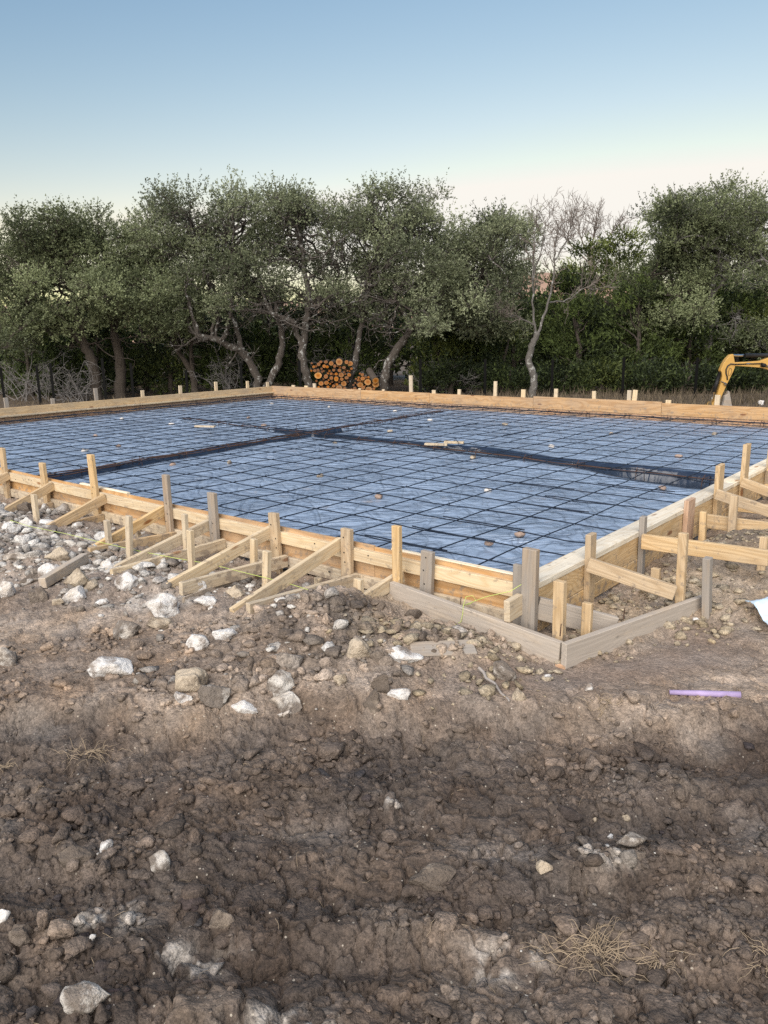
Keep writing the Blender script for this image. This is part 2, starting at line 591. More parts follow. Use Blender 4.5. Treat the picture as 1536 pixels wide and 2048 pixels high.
def leaf_mat(name, c_dark, c_light, trans=0.25, rough=0.55):
    m, nt, b = new_mat(name)
    N = NT(nt)
    t = N.node('ShaderNodeAttribute', attribute_name='tone').outputs['Fac']
    col = N.mix(t, c4(c_dark), c4(c_light))
    nt.links.new(col, b.inputs['Base Color'])
    b.inputs['Roughness'].default_value = rough
    b.inputs['Specular IOR Level'].default_value = 0.35
    tr = N.node('ShaderNodeBsdfTranslucent', {'Color': col})
    mx = N.node('ShaderNodeMixShader', {0: trans, 1: b.outputs[0], 2: tr.outputs[0]})
    nt.links.new(mx.outputs[0], nt.nodes['Material Output'].inputs[0])
    return m


def bark_mat(name, c1, c2, lichen=0.0):
    m, nt, b = new_mat(name)
    N = NT(nt)
    p = N.node('ShaderNodeTexCoord').outputs['Object']
    f = N.noise(N.mapping(p, (14, 14, 4)), 1.0, 5, 0.7)
    col = N.mix(f, c4(c1), c4(c2))
    if lichen:
        l = N.ramp(N.noise(p, 7.0, 5, 0.7), [(0.62 - lichen * 0.2, (0, 0, 0)), (0.68 - lichen * 0.2, (1, 1, 1))])
        col = N.mix(N.math('MULTIPLY', l, 0.8), col, c4((0.42, 0.42, 0.40)))
    nt.links.new(col, b.inputs['Base Color'])
    b.inputs['Roughness'].default_value = 0.95
    N.bump(f, 1.0, 0.05, b)
    return m


def log_end_mat():
    m, nt, b = new_mat('sawn_log_end')
    N = NT(nt)
    p = N.node('ShaderNodeTexCoord').outputs['Object']
    s = N.node('ShaderNodeSeparateXYZ', {0: p})
    r = N.math('SQRT', N.math('ADD', N.math('POWER', s.outputs[0], 2.0), N.math('POWER', s.outputs[2], 2.0)))
    wob = N.noise(p, 8.0, 3, 0.5)
    rings = N.math('MULTIPLY_ADD', N.math('SINE', N.math('MULTIPLY', N.math('ADD', r, N.math('MULTIPLY', wob, 0.03)), 260.0)), 0.5, 0.5)
    heart = N.ramp(N.math('ADD', r, N.math('MULTIPLY', wob, 0.05)), [(0.05, (0.36, 0.15, 0.06)), (0.09, (0.46, 0.24, 0.11)), (0.14, (0.58, 0.37, 0.20))])
    col = N.mix(N.math('MULTIPLY', rings, 0.22), heart, c4((0.36, 0.15, 0.06)))
    rv = N.node('ShaderNodeObjectInfo').outputs['Random']
    col = N.node('ShaderNodeHueSaturation', {'Color': col, 'Value': N.math('MULTIPLY_ADD', rv, 0.45, 0.42), 'Saturation': N.math('MULTIPLY_ADD', rv, 0.25, 0.95)}).outputs[0]
    nt.links.new(col, b.inputs['Base Color'])
    b.inputs['Roughness'].default_value = 0.8
    return m


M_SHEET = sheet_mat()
M_SOIL = soil_mat('mud_and_soil')
M_CLOD = soil_mat('soil_clods', False)
M_ROCKW = rock_mat('white_limestone', (0.80, 0.78, 0.76), (0.25, 0.20, 0.165), 0.28)
M_ROCKM = rock_mat('muddy_limestone', (0.66, 0.62, 0.57), (0.16, 0.128, 0.104), 0.52)
M_ROCKT = rock_mat('tan_limestone', (0.56, 0.47, 0.36), (0.24, 0.19, 0.14), 0.4)
M_ROCKD = rock_mat('soil_crusted_stone', (0.30, 0.25, 0.205), (0.135, 0.108, 0.088), 0.65)
M_OAK = leaf_mat('live_oak_leaves', (0.046, 0.058, 0.026), (0.255, 0.29, 0.15), 0.25)
M_OAK2 = leaf_mat('greyer_oak_leaves', (0.054, 0.065, 0.033), (0.285, 0.315, 0.185), 0.25)
M_CEDAR = leaf_mat('juniper_sprays', (0.012, 0.020, 0.007), (0.115, 0.155, 0.040), 0.1, 0.7)
M_CEDAR2 = leaf_mat('yellow_juniper_sprays', (0.024, 0.036, 0.009), (0.20, 0.235, 0.058), 0.1, 0.7)
M_GRASS = leaf_mat('dry_grass', (0.07, 0.056, 0.038), (0.21, 0.165, 0.11), 0.2, 0.8)
M_BARK = bark_mat('dark_oak_bark', (0.035, 0.028, 0.022), (0.115, 0.095, 0.080))
M_BARKL = bark_mat('lichen_oak_bark', (0.042, 0.035, 0.029), (0.115, 0.098, 0.085), 0.28)
M_BARKP = bark_mat('pale_bark', (0.080, 0.073, 0.066), (0.18, 0.167, 0.153), 0.25)
M_LOGEND = log_end_mat()
M_HILL = plain_mat('far_hill_scrub', (0.36, 0.235, 0.17), 1.0, 0, 0.4, 0.05)  # orange tint paints the low sun onto the scrub


# ------------------------------------------------------------------ ground
def gau(x, y, cx, cy, sx, sy, rot=0.0):
    c, s = math.cos(rot), math.sin(rot)
    dx, dy = x - cx, y - cy
    u, v = dx * c + dy * s, -dx * s + dy * c
    return np.exp(-(u / sx) ** 2 - (v / sy) ** 2)


def ground(x, y, want_col=False):
    x = np.asarray(x, float)
    y = np.asarray(y, float)
    a, b = slab_ab(x, y)
    near = 1 - smooth(9.0, 16.0, np.hypot(x, y))
    h = 0.03 * fbm(x * 0.35, y * 0.35, 2, 1) * near + 0.02
    fr = smooth(0.1, 1.1, a) * (1 - smooth(9, 13, a))
    h = h + fr * (0.06 * np.exp(-((b + 0.98) / 0.40) ** 2) + 0.045 * smooth(2.8, 5, a) * np.exp(-((b + 0.35) / 0.6) ** 2))
    m1 = gau(x, y, -0.36, 4.42, 0.34, 0.27, 0.25)
    m7 = gau(x, y, -0.12, 4.02, 0.85, 0.38, -0.05)
    m2 = gau(x, y, 0.02, 4.72, 0.30, 0.20)
    m3 = gau(x, y, 0.22, 4.02, 0.40, 0.20, -0.2)
    m4 = gau(x, y, 2.75, 5.40, 0.55, 0.40)
    m5 = gau(x, y, 2.05, 4.72, 0.25, 0.25, 0.5)
    sB = S(-0.25, 0.42)
    m6 = gau(x, y, sB.x, sB.y, 0.42, 0.34)
    right = smooth(0.5, 1.4, b) * smooth(0.05, -0.45, a)
    rubble = gau(x, y, -2.2, 5.6, 1.6, 0.55, -0.52) + gau(x, y, -3.6, 6.8, 1.3, 0.8, -0.5)
    rubble = np.clip(rubble, 0, 1)
    fA, fB = S(-0.33, -0.30), S(-0.72, 0.80)
    fr2 = sum(gau(x, y, fA.x + (fB.x - fA.x) * q, fA.y + (fB.y - fA.y) * q, 0.16, 0.16) for q in (0, 0.33, 0.66, 1.0))
    fr2 = np.clip(fr2 + sum(gau(x, y, S(q, -0.33).x, S(q, -0.33).y, 0.16, 0.12) for q in (-0.1, 0.15, 0.4, 0.65)) * 0.7, 0, 1)
    h = h + 0.17 * m1 + 0.07 * m7 + 0.07 * m2 + 0.06 * m3 + 0.16 * m4 + 0.04 * m5 + 0.05 * m6 + 0.10 * right + rubble * (0.03 + 0.10 * np.clip(fbm(x * 1.6, y * 1.6, 3, 111), -0.3, 1)) - 0.05 * fr2
    n1 = fbm(x * 1.1, y * 1.1, 3, 21)
    yl = y + 0.05 * x + 0.22 * n1
    ledge = smooth(3.20, 3.46, yl)
    h = h - 0.13 * (1 - ledge)
    lo = 1 - smooth(3.2, 3.55, yl)
    yr = y + 0.04 * x + 0.30 * fbm(x * 0.75, y * 0.75, 3, 31) + 0.10 * fbm(x * 2.6, y * 2.6, 3, 33)
    for c, am, w in ((2.88, 0.045, 0.13), (2.44, 0.075, 0.10), (2.09, 0.05, 0.075), (1.74, 0.055, 0.09), (1.32, 0.05, 0.12), (3.06, -0.055, 0.12), (2.64, -0.055, 0.10), (2.25, -0.045, 0.08), (1.91, -0.05, 0.065), (1.52, -0.045, 0.08)):
        h = h + lo * 0.62 * am * np.exp(-((yr - c) / w) ** 2) * (0.25 + 0.9 * smooth(-0.25, 0.3, fbm(x * 1.1 + c * 7, y * 1.1, 2, 35)))
    silt = np.clip(gau(x, y, 1.15, 3.72, 0.75, 0.17, 0.20) * 1.3 + 0.8 * gau(x, y, 1.75, 4.15, 0.35, 0.2, 0.9), 0, 1)
    flat = np.clip(gau(x, y, -1.75, 4.05, 0.9, 0.5), 0, 1) * 0.75
    rm = (1 - 0.92 * silt) * (1 - 0.72 * flat)
    wet = lo * smooth(-0.05, 0.25, fbm(x * 1.0, y * 2.2, 3, 57))
    rm2 = rm * (1 - 0.55 * wet)
    wx = x + 0.06 * perlin(x * 5, y * 5, 41) + 0.030 * perlin(x * 15, y * 15, 43) + 0.012 * perlin(x * 41, y * 41, 45)
    wy = y + 0.06 * perlin(x * 5, y * 5, 42) + 0.030 * perlin(x * 15, y * 15, 44) + 0.012 * perlin(x * 41, y * 41, 46)
    h = h + near * rm * (0.045 * fbm(x * 2.6, y * 2.6, 4, 5, 0.55) + 0.05 * lo * (0.5 - np.abs(fbm(x * 3.4, y * 4.2, 4, 8, 0.6))))
    loose = np.clip(0.30 + 0.9 * fbm(x * 1.5, y * 2.0, 3, 61) + 0.6 * m1 + 0.55 * m7 + 0.5 * rubble + 0.5 * m4, 0, 1)
    def lumps(fq, sd, keep, flat_):
        f1, f2, ce = worley(wx * fq, wy * fq * 1.15, sd)
        r = 0.20 + 0.36 * ((ce * 7.31) % 1.0)
        dome = np.sqrt(np.clip(r * r - f1 * f1, 0, None))
        dome = np.minimum(dome, r * (0.45 + 0.4 * ((ce * 3.77) % 1.0)))
        return dome / fq * flat_ * (ce > keep)
    zone = smooth(0.25, 0.65, loose)
    big = near * rm2 * zone * lumps(6.5, 2, 0.52, 0.70)
    mid = near * rm2 * (0.15 + 0.85 * zone) * lumps(14.0, 3, 0.35, 0.80)
    sml = near * rm2 * (0.25 + 0.75 * zone) * lumps(29.0, 4, 0.15, 0.95)
    tin = near * rm2 * (0.30 + 0.70 * zone) * lumps(58.0, 6, 0.0, 1.0)
    h = h + np.maximum(np.maximum(big, mid), sml) * 0.8 + 0.5 * sml + 0.85 * tin
    f1, f2, ce = worley(wx * 5.0 + 3, wy * 6.5, 7)
    h = h + near * rm * (1 - zone) * (0.018 * ce - 0.030 * (1 - smooth(0.0, 0.10, f2 - f1)))
    h = h + near * (0.15 + 0.85 * rm) * 0.010 * fbm(x * 17, y * 19, 3, 71, 0.6)
    crack = np.abs(fbm(x * 6, y * 7, 3, 75, 0.6))
    h = h - near * rm * 0.022 * (1 - smooth(0.0, 0.06, crack)) * lo
    far = smooth(17.0, 26.0, y)
    h = h - 0.32 * smooth(15.5, 20.0, np.maximum(y, np.where(a > SA, a * 1.1, 0)))
    h = h + far * 0.06 * fbm(x * 0.8, y * 0.8, 2, 9)
    h = h + 0.10 * gau(x, y, 9.8, 20.2, 2.0, 0.7)
    inside = (a > 0.05) & (a < SA - 0.05) & (b > 0.05) & (b < SB - 0.05)
    h = np.where(inside, -0.62, h)
    if not want_col:
        return h
    gain = 0.90
    # soil colour: where the clay, the dry top soil, the caliche sand and the lime dust lie
    def C(c):
        return np.array(c)[None, :]
    t1 = smooth(-0.25, 0.35, fbm(x * 0.9, y * 1.7, 4, 81))[:, None]
    t2 = smooth(0.05, 0.45, fbm(x * 2.1, y * 2.6, 4, 91))[:, None]
    t3 = smooth(0.22, 0.5, fbm(x * 1.7, y * 2.2, 4, 95))[:, None]
    up = (1 - lo)[:, None]
    mud = C((0.082, 0.064, 0.053)) * (1 - t1) + C((0.150, 0.120, 0.099)) * t1
    mud = mud * (1 - 0.4 * t2) + C((0.25, 0.205, 0.168)) * 0.4 * t2
    dry = C((0.24, 0.19, 0.152)) * (1 - t1) + C((0.40, 0.325, 0.26)) * t1
    t4 = smooth(-0.15, 0.35, fbm(x * 7.0, y * 8.0, 4, 103))[:, None]
    col = (mud * (1 - up) + dry * up) * (0.85 + 0.32 * t4)
    k = np.clip(1.4 * (m1 + 0.9 * m7) * smooth(-0.2, 0.3, fbm(x * 3, y * 3, 3, 97)), 0, 1)[:, None]
    col = col * (1 - 0.75 * k) + C((0.085, 0.068, 0.056)) * 0.75 * k
    sand = np.clip(m2 + 0.9 * m3 * smooth(-0.1, 0.3, fbm(x * 4, y * 4, 2, 99)) + m5 + m6 + 0.7 * right, 0, 1)[:, None]
    col = col * (1 - 0.8 * sand) + C((0.40, 0.325, 0.24)) * 0.8 * sand
    rb = rubble[:, None]
    col = col * (1 - 0.6 * rb) + C((0.32, 0.285, 0.26)) * 0.6 * rb
    s_ = silt[:, None]
    col = col * (1 - s_) + C((0.255, 0.205, 0.172)) * s_
    col = col * (1 - 0.6 * t3 * (0.25 + 0.5 * rb)) + C((0.46, 0.43, 0.40)) * 0.6 * t3 * (0.25 + 0.5 * rb)
    # smears of pale lime trodden into the mud
    lime = sum(gau(x, y, cx, cy, sx, sy) for cx, cy, sx, sy in ((0.32, 1.95, 0.11, 0.055), (-0.28, 1.72, 0.14, 0.05), (-0.62, 2.0, 0.10, 0.05), (0.30, 4.05, 0.22, 0.05), (-0.95, 2.15, 0.12, 0.06), (0.75, 2.35, 0.08, 0.05), (-1.4, 4.75, 0.35, 0.10), (0.02, 2.75, 0.06, 0.04)))
    lime = np.clip(lime * 1.6 * smooth(-0.15, 0.2, fbm(x * 9, y * 11, 4, 121)), 0, 1)[:, None]
    col = col * (1 - 0.85 * lime) + C((0.44, 0.41, 0.375)) * 0.85 * lime
    damp = smooth(0.08, 0.4, fbm(x * 0.8 + 4, y * 2.4, 3, 131))[:, None] * (1 - up)
    col = col * (1 - 0.30 * damp) + C((0.075, 0.064, 0.058)) * 0.30 * damp
    m4_ = m4[:, None]
    col = col * (1 - 0.6 * m4_) + C((0.10, 0.082, 0.07)) * 0.6 * m4_
    f_ = (smooth(14, 20, y))[:, None]
    col = col * (1 - f_) + C((0.12, 0.093, 0.068)) * f_
    return h, col * gain * np.array([[1.05, 1.015, 0.985]])


_LX, _LY, _LS = np.arange(-5.5, 4.5, 0.02), np.arange(0.8, 9.2, 0.02), 0.02
_LH = ground(np.repeat(_LX, len(_LY)), np.tile(_LY, len(_LX))).reshape(len(_LX), len(_LY))


def ghs(x, y):
    """ground height from a table near the camera"""
    x, y = np.asarray(x, float), np.asarray(y, float)
    if x.min() > -5.4 and x.max() < 4.4 and y.min() > 0.85 and y.max() < 9.1:
        u, v = (x + 5.5) / _LS, (y - 0.8) / _LS
        i, j = u.astype(int), v.astype(int)
        u, v = u - i, v - j
        return _LH[i, j] * (1 - u) * (1 - v) + _LH[i + 1, j] * u * (1 - v) + _LH[i, j + 1] * (1 - u) * v + _LH[i + 1, j + 1] * u * v
    return ground(x, y)


def gz(x, y):
    return float(ghs(np.array([x]), np.array([y]))[0])


def on_ground(px, py):
    p = at_z(px, py, 0.0)
    for _ in range(8):
        z = gz(p.x, p.y)
        p = at_z(px, py, p.z * 0.4 + z * 0.6)
    p.z = gz(p.x, p.y)
    return p


def build_ground():
    th = np.concatenate([np.linspace(-180, -62, 16)[:-1], np.linspace(-62, -28, 60)[:-1], np.linspace(-28, 28, 610), np.linspace(28, 62, 60)[1:], np.linspace(62, 180, 16)[1:-1]])
    th = np.radians(th)
    r = [0.05, 0.6, 1.2, 1.8, 2.2, 2.5]
    x = 2.75
    while x < 40:
        r.append(x)
        x += (0.00090 if x < 5.2 else 0.00125) * x ** 1.54 if x < 11 else (0.00125 * 11 ** 1.54) * (x / 11) ** 2.4
    r += list(np.geomspace(44, 6000, 16))
    r = np.array(r)
    R, TH = np.meshgrid(r, th, indexing='ij')
    X = (R * np.sin(TH)).ravel()
    Y = (R * np.cos(TH) - 2.0).ravel()
    h, col = ground(X, Y, True)
    nr, nt = R.shape
    i = np.arange(nr - 1)[:, None] * nt
    j = np.arange(nt)[None, :]
    k = (j + 1) % nt
    F = np.stack([i + j, i + k, i + nt + k, i + nt + j], -1).reshape(-1, 4)[:, ::-1]
    m = mesh_np('ground', np.stack([X, Y, h], -1), F, True)
    add_attr(m, 'soil', np.concatenate([col, np.ones((len(col), 1))], 1), 'FLOAT_COLOR')
    structure(obj('ground', m, M_SOIL), 'churned brown mud and rubble ground of the building site')


build_ground()

# far scrub-covered rise seen through gaps between the trees
xs = np.linspace(-500, 600, 221)
ys = np.linspace(240, 420, 25)
XX, YY = np.meshgrid(xs, ys, indexing='ij')
ZZ = (17 + 4 * fbm(XX / 160, YY / 160, 3, 5) + 1.6 * fbm(XX / 9, YY / 9, 3, 6) + 7 * np.exp(-((XX - 66) / 30.0) ** 2)) * np.sin(np.clip((YY - 240) / 180, 0, 1) * math.pi) ** 0.8 - 1.0
ii = np.arange(len(xs) - 1)[:, None] * len(ys)
jj = np.arange(len(ys) - 1)[None, :]
FF = np.stack([ii + jj, ii + len(ys) + jj, ii + len(ys) + jj + 1, ii + jj + 1], -1).reshape(-1, 4)
structure(obj('hill', mesh_np('hill', np.stack([XX.ravel(), YY.ravel(), ZZ.ravel()], -1), FF, True), M_HILL), 'low far hill of scrub tinted with orange evening sunlight')

# ------------------------------------------------------------------ slab: sheet, bars, formwork
def tcA(a):
    return 5.0 + 0.19 * np.minimum(a, 4.2)


def build_sheet():
    na, nb = 350, 270
    A, B = np.meshgrid(np.linspace(0.03, SA - 0.03, na), np.linspace(0.03, SB - 0.03, nb), indexing='ij')
    A = A.ravel()
    B = B.ravel()
    z = np.full(A.shape, 0.058)
    z += 0.010 * np.abs(fbm(A * 3.1 - B, B * 2.2 + A, 3, 59)) + 0.022 * fbm(A * 0.6, B * 0.6, 3, 51) + 0.016 * np.abs(fbm(A * 2.1 + 0.5 * B, B * 3.3, 3, 52)) + 0.006 * fbm(A * 7, B * 9, 2, 53)
    de = np.minimum(np.minimum(A, SA - A), np.minimum(B, SB - B)) + 0.06 * fbm(A * 1.3, B * 1.3, 2, 54)
    z -= 0.27 * (1 - smooth(0.05, 0.34, de))
    wob = 0.10 * fbm(A * 0.9, B * 0.9, 2, 55)
    wA = 0.13 + 0.25 * (1 - smooth(0.8, 4.2, A)) + 0.04 * np.sin(A * 1.9)
    tA = (1 - smooth(wA - 0.06, wA + 0.05, np.abs(B - tcA(A) + wob))) * (1 - smooth(11.5, 12.5, A)) * (0.45 + 0.55 * (1 - smooth(5.3, 6.2, A)) + 0.5 * smooth(7.2, 7.7, A) * (1 - smooth(8.1, 8.8, A)))
    wB = 0.14 + 0.04 * np.sin(B * 2.3)
    tB = (1 - smooth(wB - 0.06, wB + 0.05, np.abs(A - 7.32 - 0.06 * B + wob))) * (1 - smooth(9.8, 10.4, B)) * (0.6 + 0.4 * smooth(4.2, 5.0, B) * (1 - smooth(6.2, 7.2, B)))
    t = np.maximum(np.clip(tA, 0, 1), np.clip(tB, 0, 1))
    z -= t * (0.44 + 0.05 * fbm(A * 3, B * 3, 2, 56))
    corner = np.exp(-((A - 0.5) / 1.3) ** 2 - ((B - 0.9) / 1.3) ** 2)
    z += corner * 0.05 * np.abs(fbm(A * 2.4 + B * 1.2, B * 6.0 - A, 3, 63)) - 0.05 * corner
    z += 0.02 * np.abs(fbm(A * 9, B * 9, 3, 58)) * np.clip(t + (1 - smooth(0.3, 0.9, np.minimum(A, B))) * 0.8, 0, 1)
    P = E1[None, :] * (A + 2.05)[:, None] + E2[None, :] * (B + 3.80)[:, None]
    i = np.arange(na - 1)[:, None] * nb
    j = np.arange(nb - 1)[None, :]
    F = np.stack([i + j, i + nb + j, i + nb + j + 1, i + j + 1], -1).reshape(-1, 4)[:, ::-1]
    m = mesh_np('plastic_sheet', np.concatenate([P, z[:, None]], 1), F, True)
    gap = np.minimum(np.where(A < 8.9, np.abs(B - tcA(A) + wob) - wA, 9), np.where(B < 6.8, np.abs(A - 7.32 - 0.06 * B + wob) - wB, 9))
    add_attr(m, 'dust_sheen', np.clip(smooth(0.06, 0.17, gap) * smooth(0.16, 0.60, de), 0, 1))  # dusty sky sheen left off trenches and rim, so they go dark
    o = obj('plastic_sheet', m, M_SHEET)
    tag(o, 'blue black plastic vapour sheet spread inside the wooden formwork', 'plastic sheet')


build_sheet()


def bar_mesh(p0, p1, r, n=14, sag=0.006, name='rebar', seed=0):
    g = np.random.default_rng(seed)
    t = np.linspace(0, 1, n)[:, None]
    p0, p1 = np.array(p0), np.array(p1)
    P = p0 * (1 - t) + p1 * t
    P[:, 2] += g.normal(0, sag, n)
    off = np.cumsum(g.normal(0, 0.0035, n))
    off -= np.linspace(0, off[-1], n)
    d = (p1 - p0)[:2] / np.linalg.norm((p1 - p0)[:2])
    P[:, 0] += -d[1] * off
    P[:, 1] += d[0] * off
    V, F = tube_arrays(P, np.full(n, r), 5, False)
    return mesh_np(name, V, F, True)


ZB0 = 0.11
mat_root = empty('rebar_mat', S(SA / 2, SB / 2, ZB0), 'grid of dark steel reinforcing bars tied over the plastic sheet', 'rebar')
ZB = 0.112
rows = [0.42 + 0.4585 * k for k in range(27)]
cols = [0.436 + 0.4495 * k for k in range(37)]
rows = [b for b in rows if b < SB - 0.1]
cols = [a for a in cols if a < SA - 0.1]
row_j = {}
for k, b in enumerate(rows):
    j = rng.normal(0, 0.012, 2)
    row_j[k] = j
    obj('rebar', bar_mesh(S(0.10 + rng.uniform(0, .1), b + j[0], ZB), S(SA - 0.10, b + j[1], ZB), 0.0056, 26, seed=k), M_REBAR, mat_root)
for k, a in enumerate(cols):
    j = rng.normal(0, 0.012, 2)
    obj('rebar', bar_mesh(S(a + j[0], 0.10 + rng.uniform(0, .1), ZB + 0.0125), S(a + j[1], SB - 0.12, ZB + 0.0125), 0.0056, 22, seed=100 + k), M_REBAR, mat_root)
# lap splices: second bars lying beside the first
for k, b in enumerate(rows[:16]):
    a0 = (0.55 + 0.75 * ((k * 7) % 5) / 5 + (0.45 if k % 2 else 0.0)) if k < 9 else 6 + rng.uniform(-1, 1)
    obj('rebar_lap', bar_mesh(S(a0, b + 0.020, ZB + 0.004), S(a0 + 0.85, b + 0.018, ZB + 0.002), 0.0062, 6, 0.002, 'rebar_lap', 300 + k), M_REBAR, mat_root)
for k, a in enumerate(cols[3:34:3]):
    b0 = rng.uniform(6.5, 8.0)
    obj('rebar_lap', bar_mesh(S(a + 0.02, b0, ZB + 0.014), S(a + 0.02, b0 + 0.8, ZB + 0.013), 0.0062, 6, 0.002, 'rebar_lap', 340 + k), M_REBAR, mat_root)
# beam bars in the cross trenches and along the edges
for q, (z, o_) in enumerate(((-0.015, -0.10), (-0.02, 0.02), (-0.018, 0.11), (-0.24, -0.09), (-0.24, 0.09))):
    obj('beam_bar', bar_mesh(S(0.12, 5.05 + o_, ZB + z), S(11.8, 5.95 + o_, ZB + z), 0.008, 24, 0.008, 'beam_bar', 400 + q), M_RUST if q in (1, 3) else M_REBAR, mat_root)
    obj('beam_bar', bar_mesh(S(7.33 + o_, 0.15, ZB + z), S(7.93 + o_, 10.1, ZB + z), 0.008, 24, 0.008, 'beam_bar', 420 + q), M_RUST if q in (0, 1, 2) else M_REBAR, mat_root)
for q, (z, o_) in enumerate(((-0.02, 0.10), (0.0, 0.22), (-0.18, 0.12))):
    obj('beam_bar', bar_mesh(S(0.15, SB - o_, ZB + z), S(SA - 0.1, SB - o_, ZB + z), 0.0075, 24, 0.012, 'beam_bar', 440 + q), M_REBAR if q else M_RUST, mat_root)
    obj('beam_bar', bar_mesh(S(SA - o_, 0.15, ZB + z), S(SA - o_, SB - 0.1, ZB + z), 0.0075, 24, 0.012, 'beam_bar', 450 + q), M_REBAR, mat_root)


def stirrup_mesh():
    w, hh = 0.11, 0.125
    pts = [(-w * .5, 0, 0.05), (-w, 0, 0.01), (-w, 0, -2 * hh), (w, 0, -2 * hh), (w, 0, 0.01), (-w, 0, 0.012), (-w * .4, 0.01, -0.06)]
    V, F = tube_arrays(pts, np.full(len(pts), 0.0048), 4, False)
    return mesh_np('stirrup', V, F)


ST = stirrup_mesh()
ST.materials.append(M_RUST)
_az = math.atan2(E2[1], E2[0])
for q in range(13):
    p = S(0.7 + q * 0.8, 5.10 + 0.062 * q, ZB - 0.005)
    obj('stirrup', ST, None, mat_root, Matrix.Translation(p) @ Matrix.Rotation(_az + rng.normal(0, .08), 4, 'Z') @ Matrix.Rotation(rng.normal(0, .1), 4, 'X'))
for q in range(11):
    p = S(7.36 + 0.05 * q, 0.5 + q * 0.8, ZB - 0.005)
    obj('stirrup', ST, None, mat_root, Matrix.Translation(p) @ Matrix.Rotation(_az + math.pi / 2 + rng.normal(0, .08), 4, 'Z') @ Matrix.Rotation(rng.normal(0, .1), 4, 'X'))
for q in range(17):
    obj('stirrup', ST, None, mat_root, Matrix.Translation(S(0.8 + q * 0.83, SB - 0.15, ZB + 0.005)) @ Matrix.Rotation(_az + rng.normal(0, .2), 4, 'Z') @ Matrix.Rotation(rng.normal(0, .1), 4, 'X'))
for q in range(12):
    obj('stirrup', ST, None, mat_root, Matrix.Translation(S(SA - 0.15, 0.8 + q * 0.85, ZB + 0.005)) @ Matrix.Rotation(_az + math.pi / 2 + rng.normal(0, .2), 4, 'Z'))
# arched loose hoops standing up over the cross of the trenches
for (a, b) in ((8.2, 5.9), (7.2, 5.85), (5.6, 5.8), (4.6, 5.75)):
    t = np.linspace(0, math.pi, 9)
    P = np.array([S(a + 0.07 * math.cos(u), b + 0.03 * math.cos(u), ZB + 0.075 * math.sin(u)) for u in t])
    V, F = tube_arrays(P, np.full(9, 0.005), 5, False)
    obj('hoop', mesh_np('hoop', V, F, True), M_REBAR, mat_root)
# wire ties at the crossings, tiny: one part
tp = Pile()
for k, b in enumerate(rows):
    for q, a in enumerate(cols):
        if (k + q) % 2 and b > 3.0:
            continue
        if rng.random() < 0.25:
            continue
        c = np.array(S(a + rng.normal(0, .008), b + rng.normal(0, .008), ZB + 0.006))
        d1 = np.array([rng.normal(0, .016), rng.normal(0, .016), rng.uniform(.012, .03)])
        tp.tube([c + [-.012, -.008, 0], c + [0, 0, 0.012], c + d1], [0.0035, 0.004, 0.002], 3)
tie = obj('wire_ties', tp.mesh('wire_ties'), M_REBAR, mat_root)
tie['kind'] = 'stuff'

# ---- lumber
X4, X6 = 0.089, 0.140
TH2 = 0.038


def lumber(name, parent, p0, p1, wide, thick, wide_dir, mat, bev=0.003, label=None, jit=0.0006):
    """a board from p0 to p1 (centre line); its wide side points along wide_dir"""
    p0, p1 = Vector(p0), Vector(p1)
    ax = (p1 - p0)
    L = ax.length
    ax.normalize()
    w = Vector(wide_dir)
    w = (w - ax * w.dot(ax)).normalized()
    t = ax.cross(w)
    M = Matrix(((ax.x, w.x, t.x, 0), (ax.y, w.y, t.y, 0), (ax.z, w.z, t.z, 0), (0, 0, 0, 1)))
    M.translation = (p0 + p1) / 2
    return obj(name, bm_mesh(box_bm(L, wide, thick, bev, jit), name), mat, parent, M, label)


V1 = Vector((E1[0], E1[1], 0))
V2 = Vector((E2[0], E2[1], 0))
UP = Vector((0, 0, 1))


def stake(parent, a, b, z0, z1, wide, thick, wdir, mat, lean=None, name='stake', label=None):
    la, lb = lean if lean is not None else rng.normal(0, 0.012, 2)
    dz = z1 - z0
    return lumber(name, parent, S(a - la * 0.5, b - lb * 0.5, z0), S(a + la * 0.5, b + lb * 0.5, z1), wide, thick, wdir, mat, label=label)


# front side
F = empty('front_formwork', S(SA / 2, -0.03, 0), 'near long side of the formwork, pine boards braced by slanting struts and stakes', 'formwork')
edges = [0.0, 1.25, 3.69, 6.13, 8.57, 11.01, 13.45, SA]
for a0, a1 in zip(edges[:-1], edges[1:]):
    lumber('form_board', F, S(a0 + 0.0015, -0.009, 0.205 + rng.normal(0, .003)), S(a1 - 0.0015, -0.009, 0.205 + rng.normal(0, .003)), 0.31, 0.018, UP, M_PLY, 0.001)
lumber('inner_plank', F, S(0.16, 0.021, 0.296), S(1.12, 0.021, 0.296), X6, TH2, UP, M_CAP)
lumber('inner_plank', F, S(4.30, 0.021, 0.298), S(5.15, 0.021, 0.298), X6, TH2, UP, M_CAP)
for a0, a1 in ((0.14, 2.15), (2.153, 4.65), (4.653, 8.3), (8.303, 12.0), (12.003, SA)):
    lumber('waler', F, S(a0, -0.038, 0.290), S(a1, -0.038, 0.290), X4, TH2, UP, M_PINE2)
for a0, a1 in ((0.16, 1.35), (1.353, 3.6), (3.603, 5.2), (5.203, 8.9), (8.903, SA)):
    lumber('waler', F, S(a0, -0.038, 0.106), S(a1, -0.038, 0.106), X4, TH2, UP, M_PINE2)
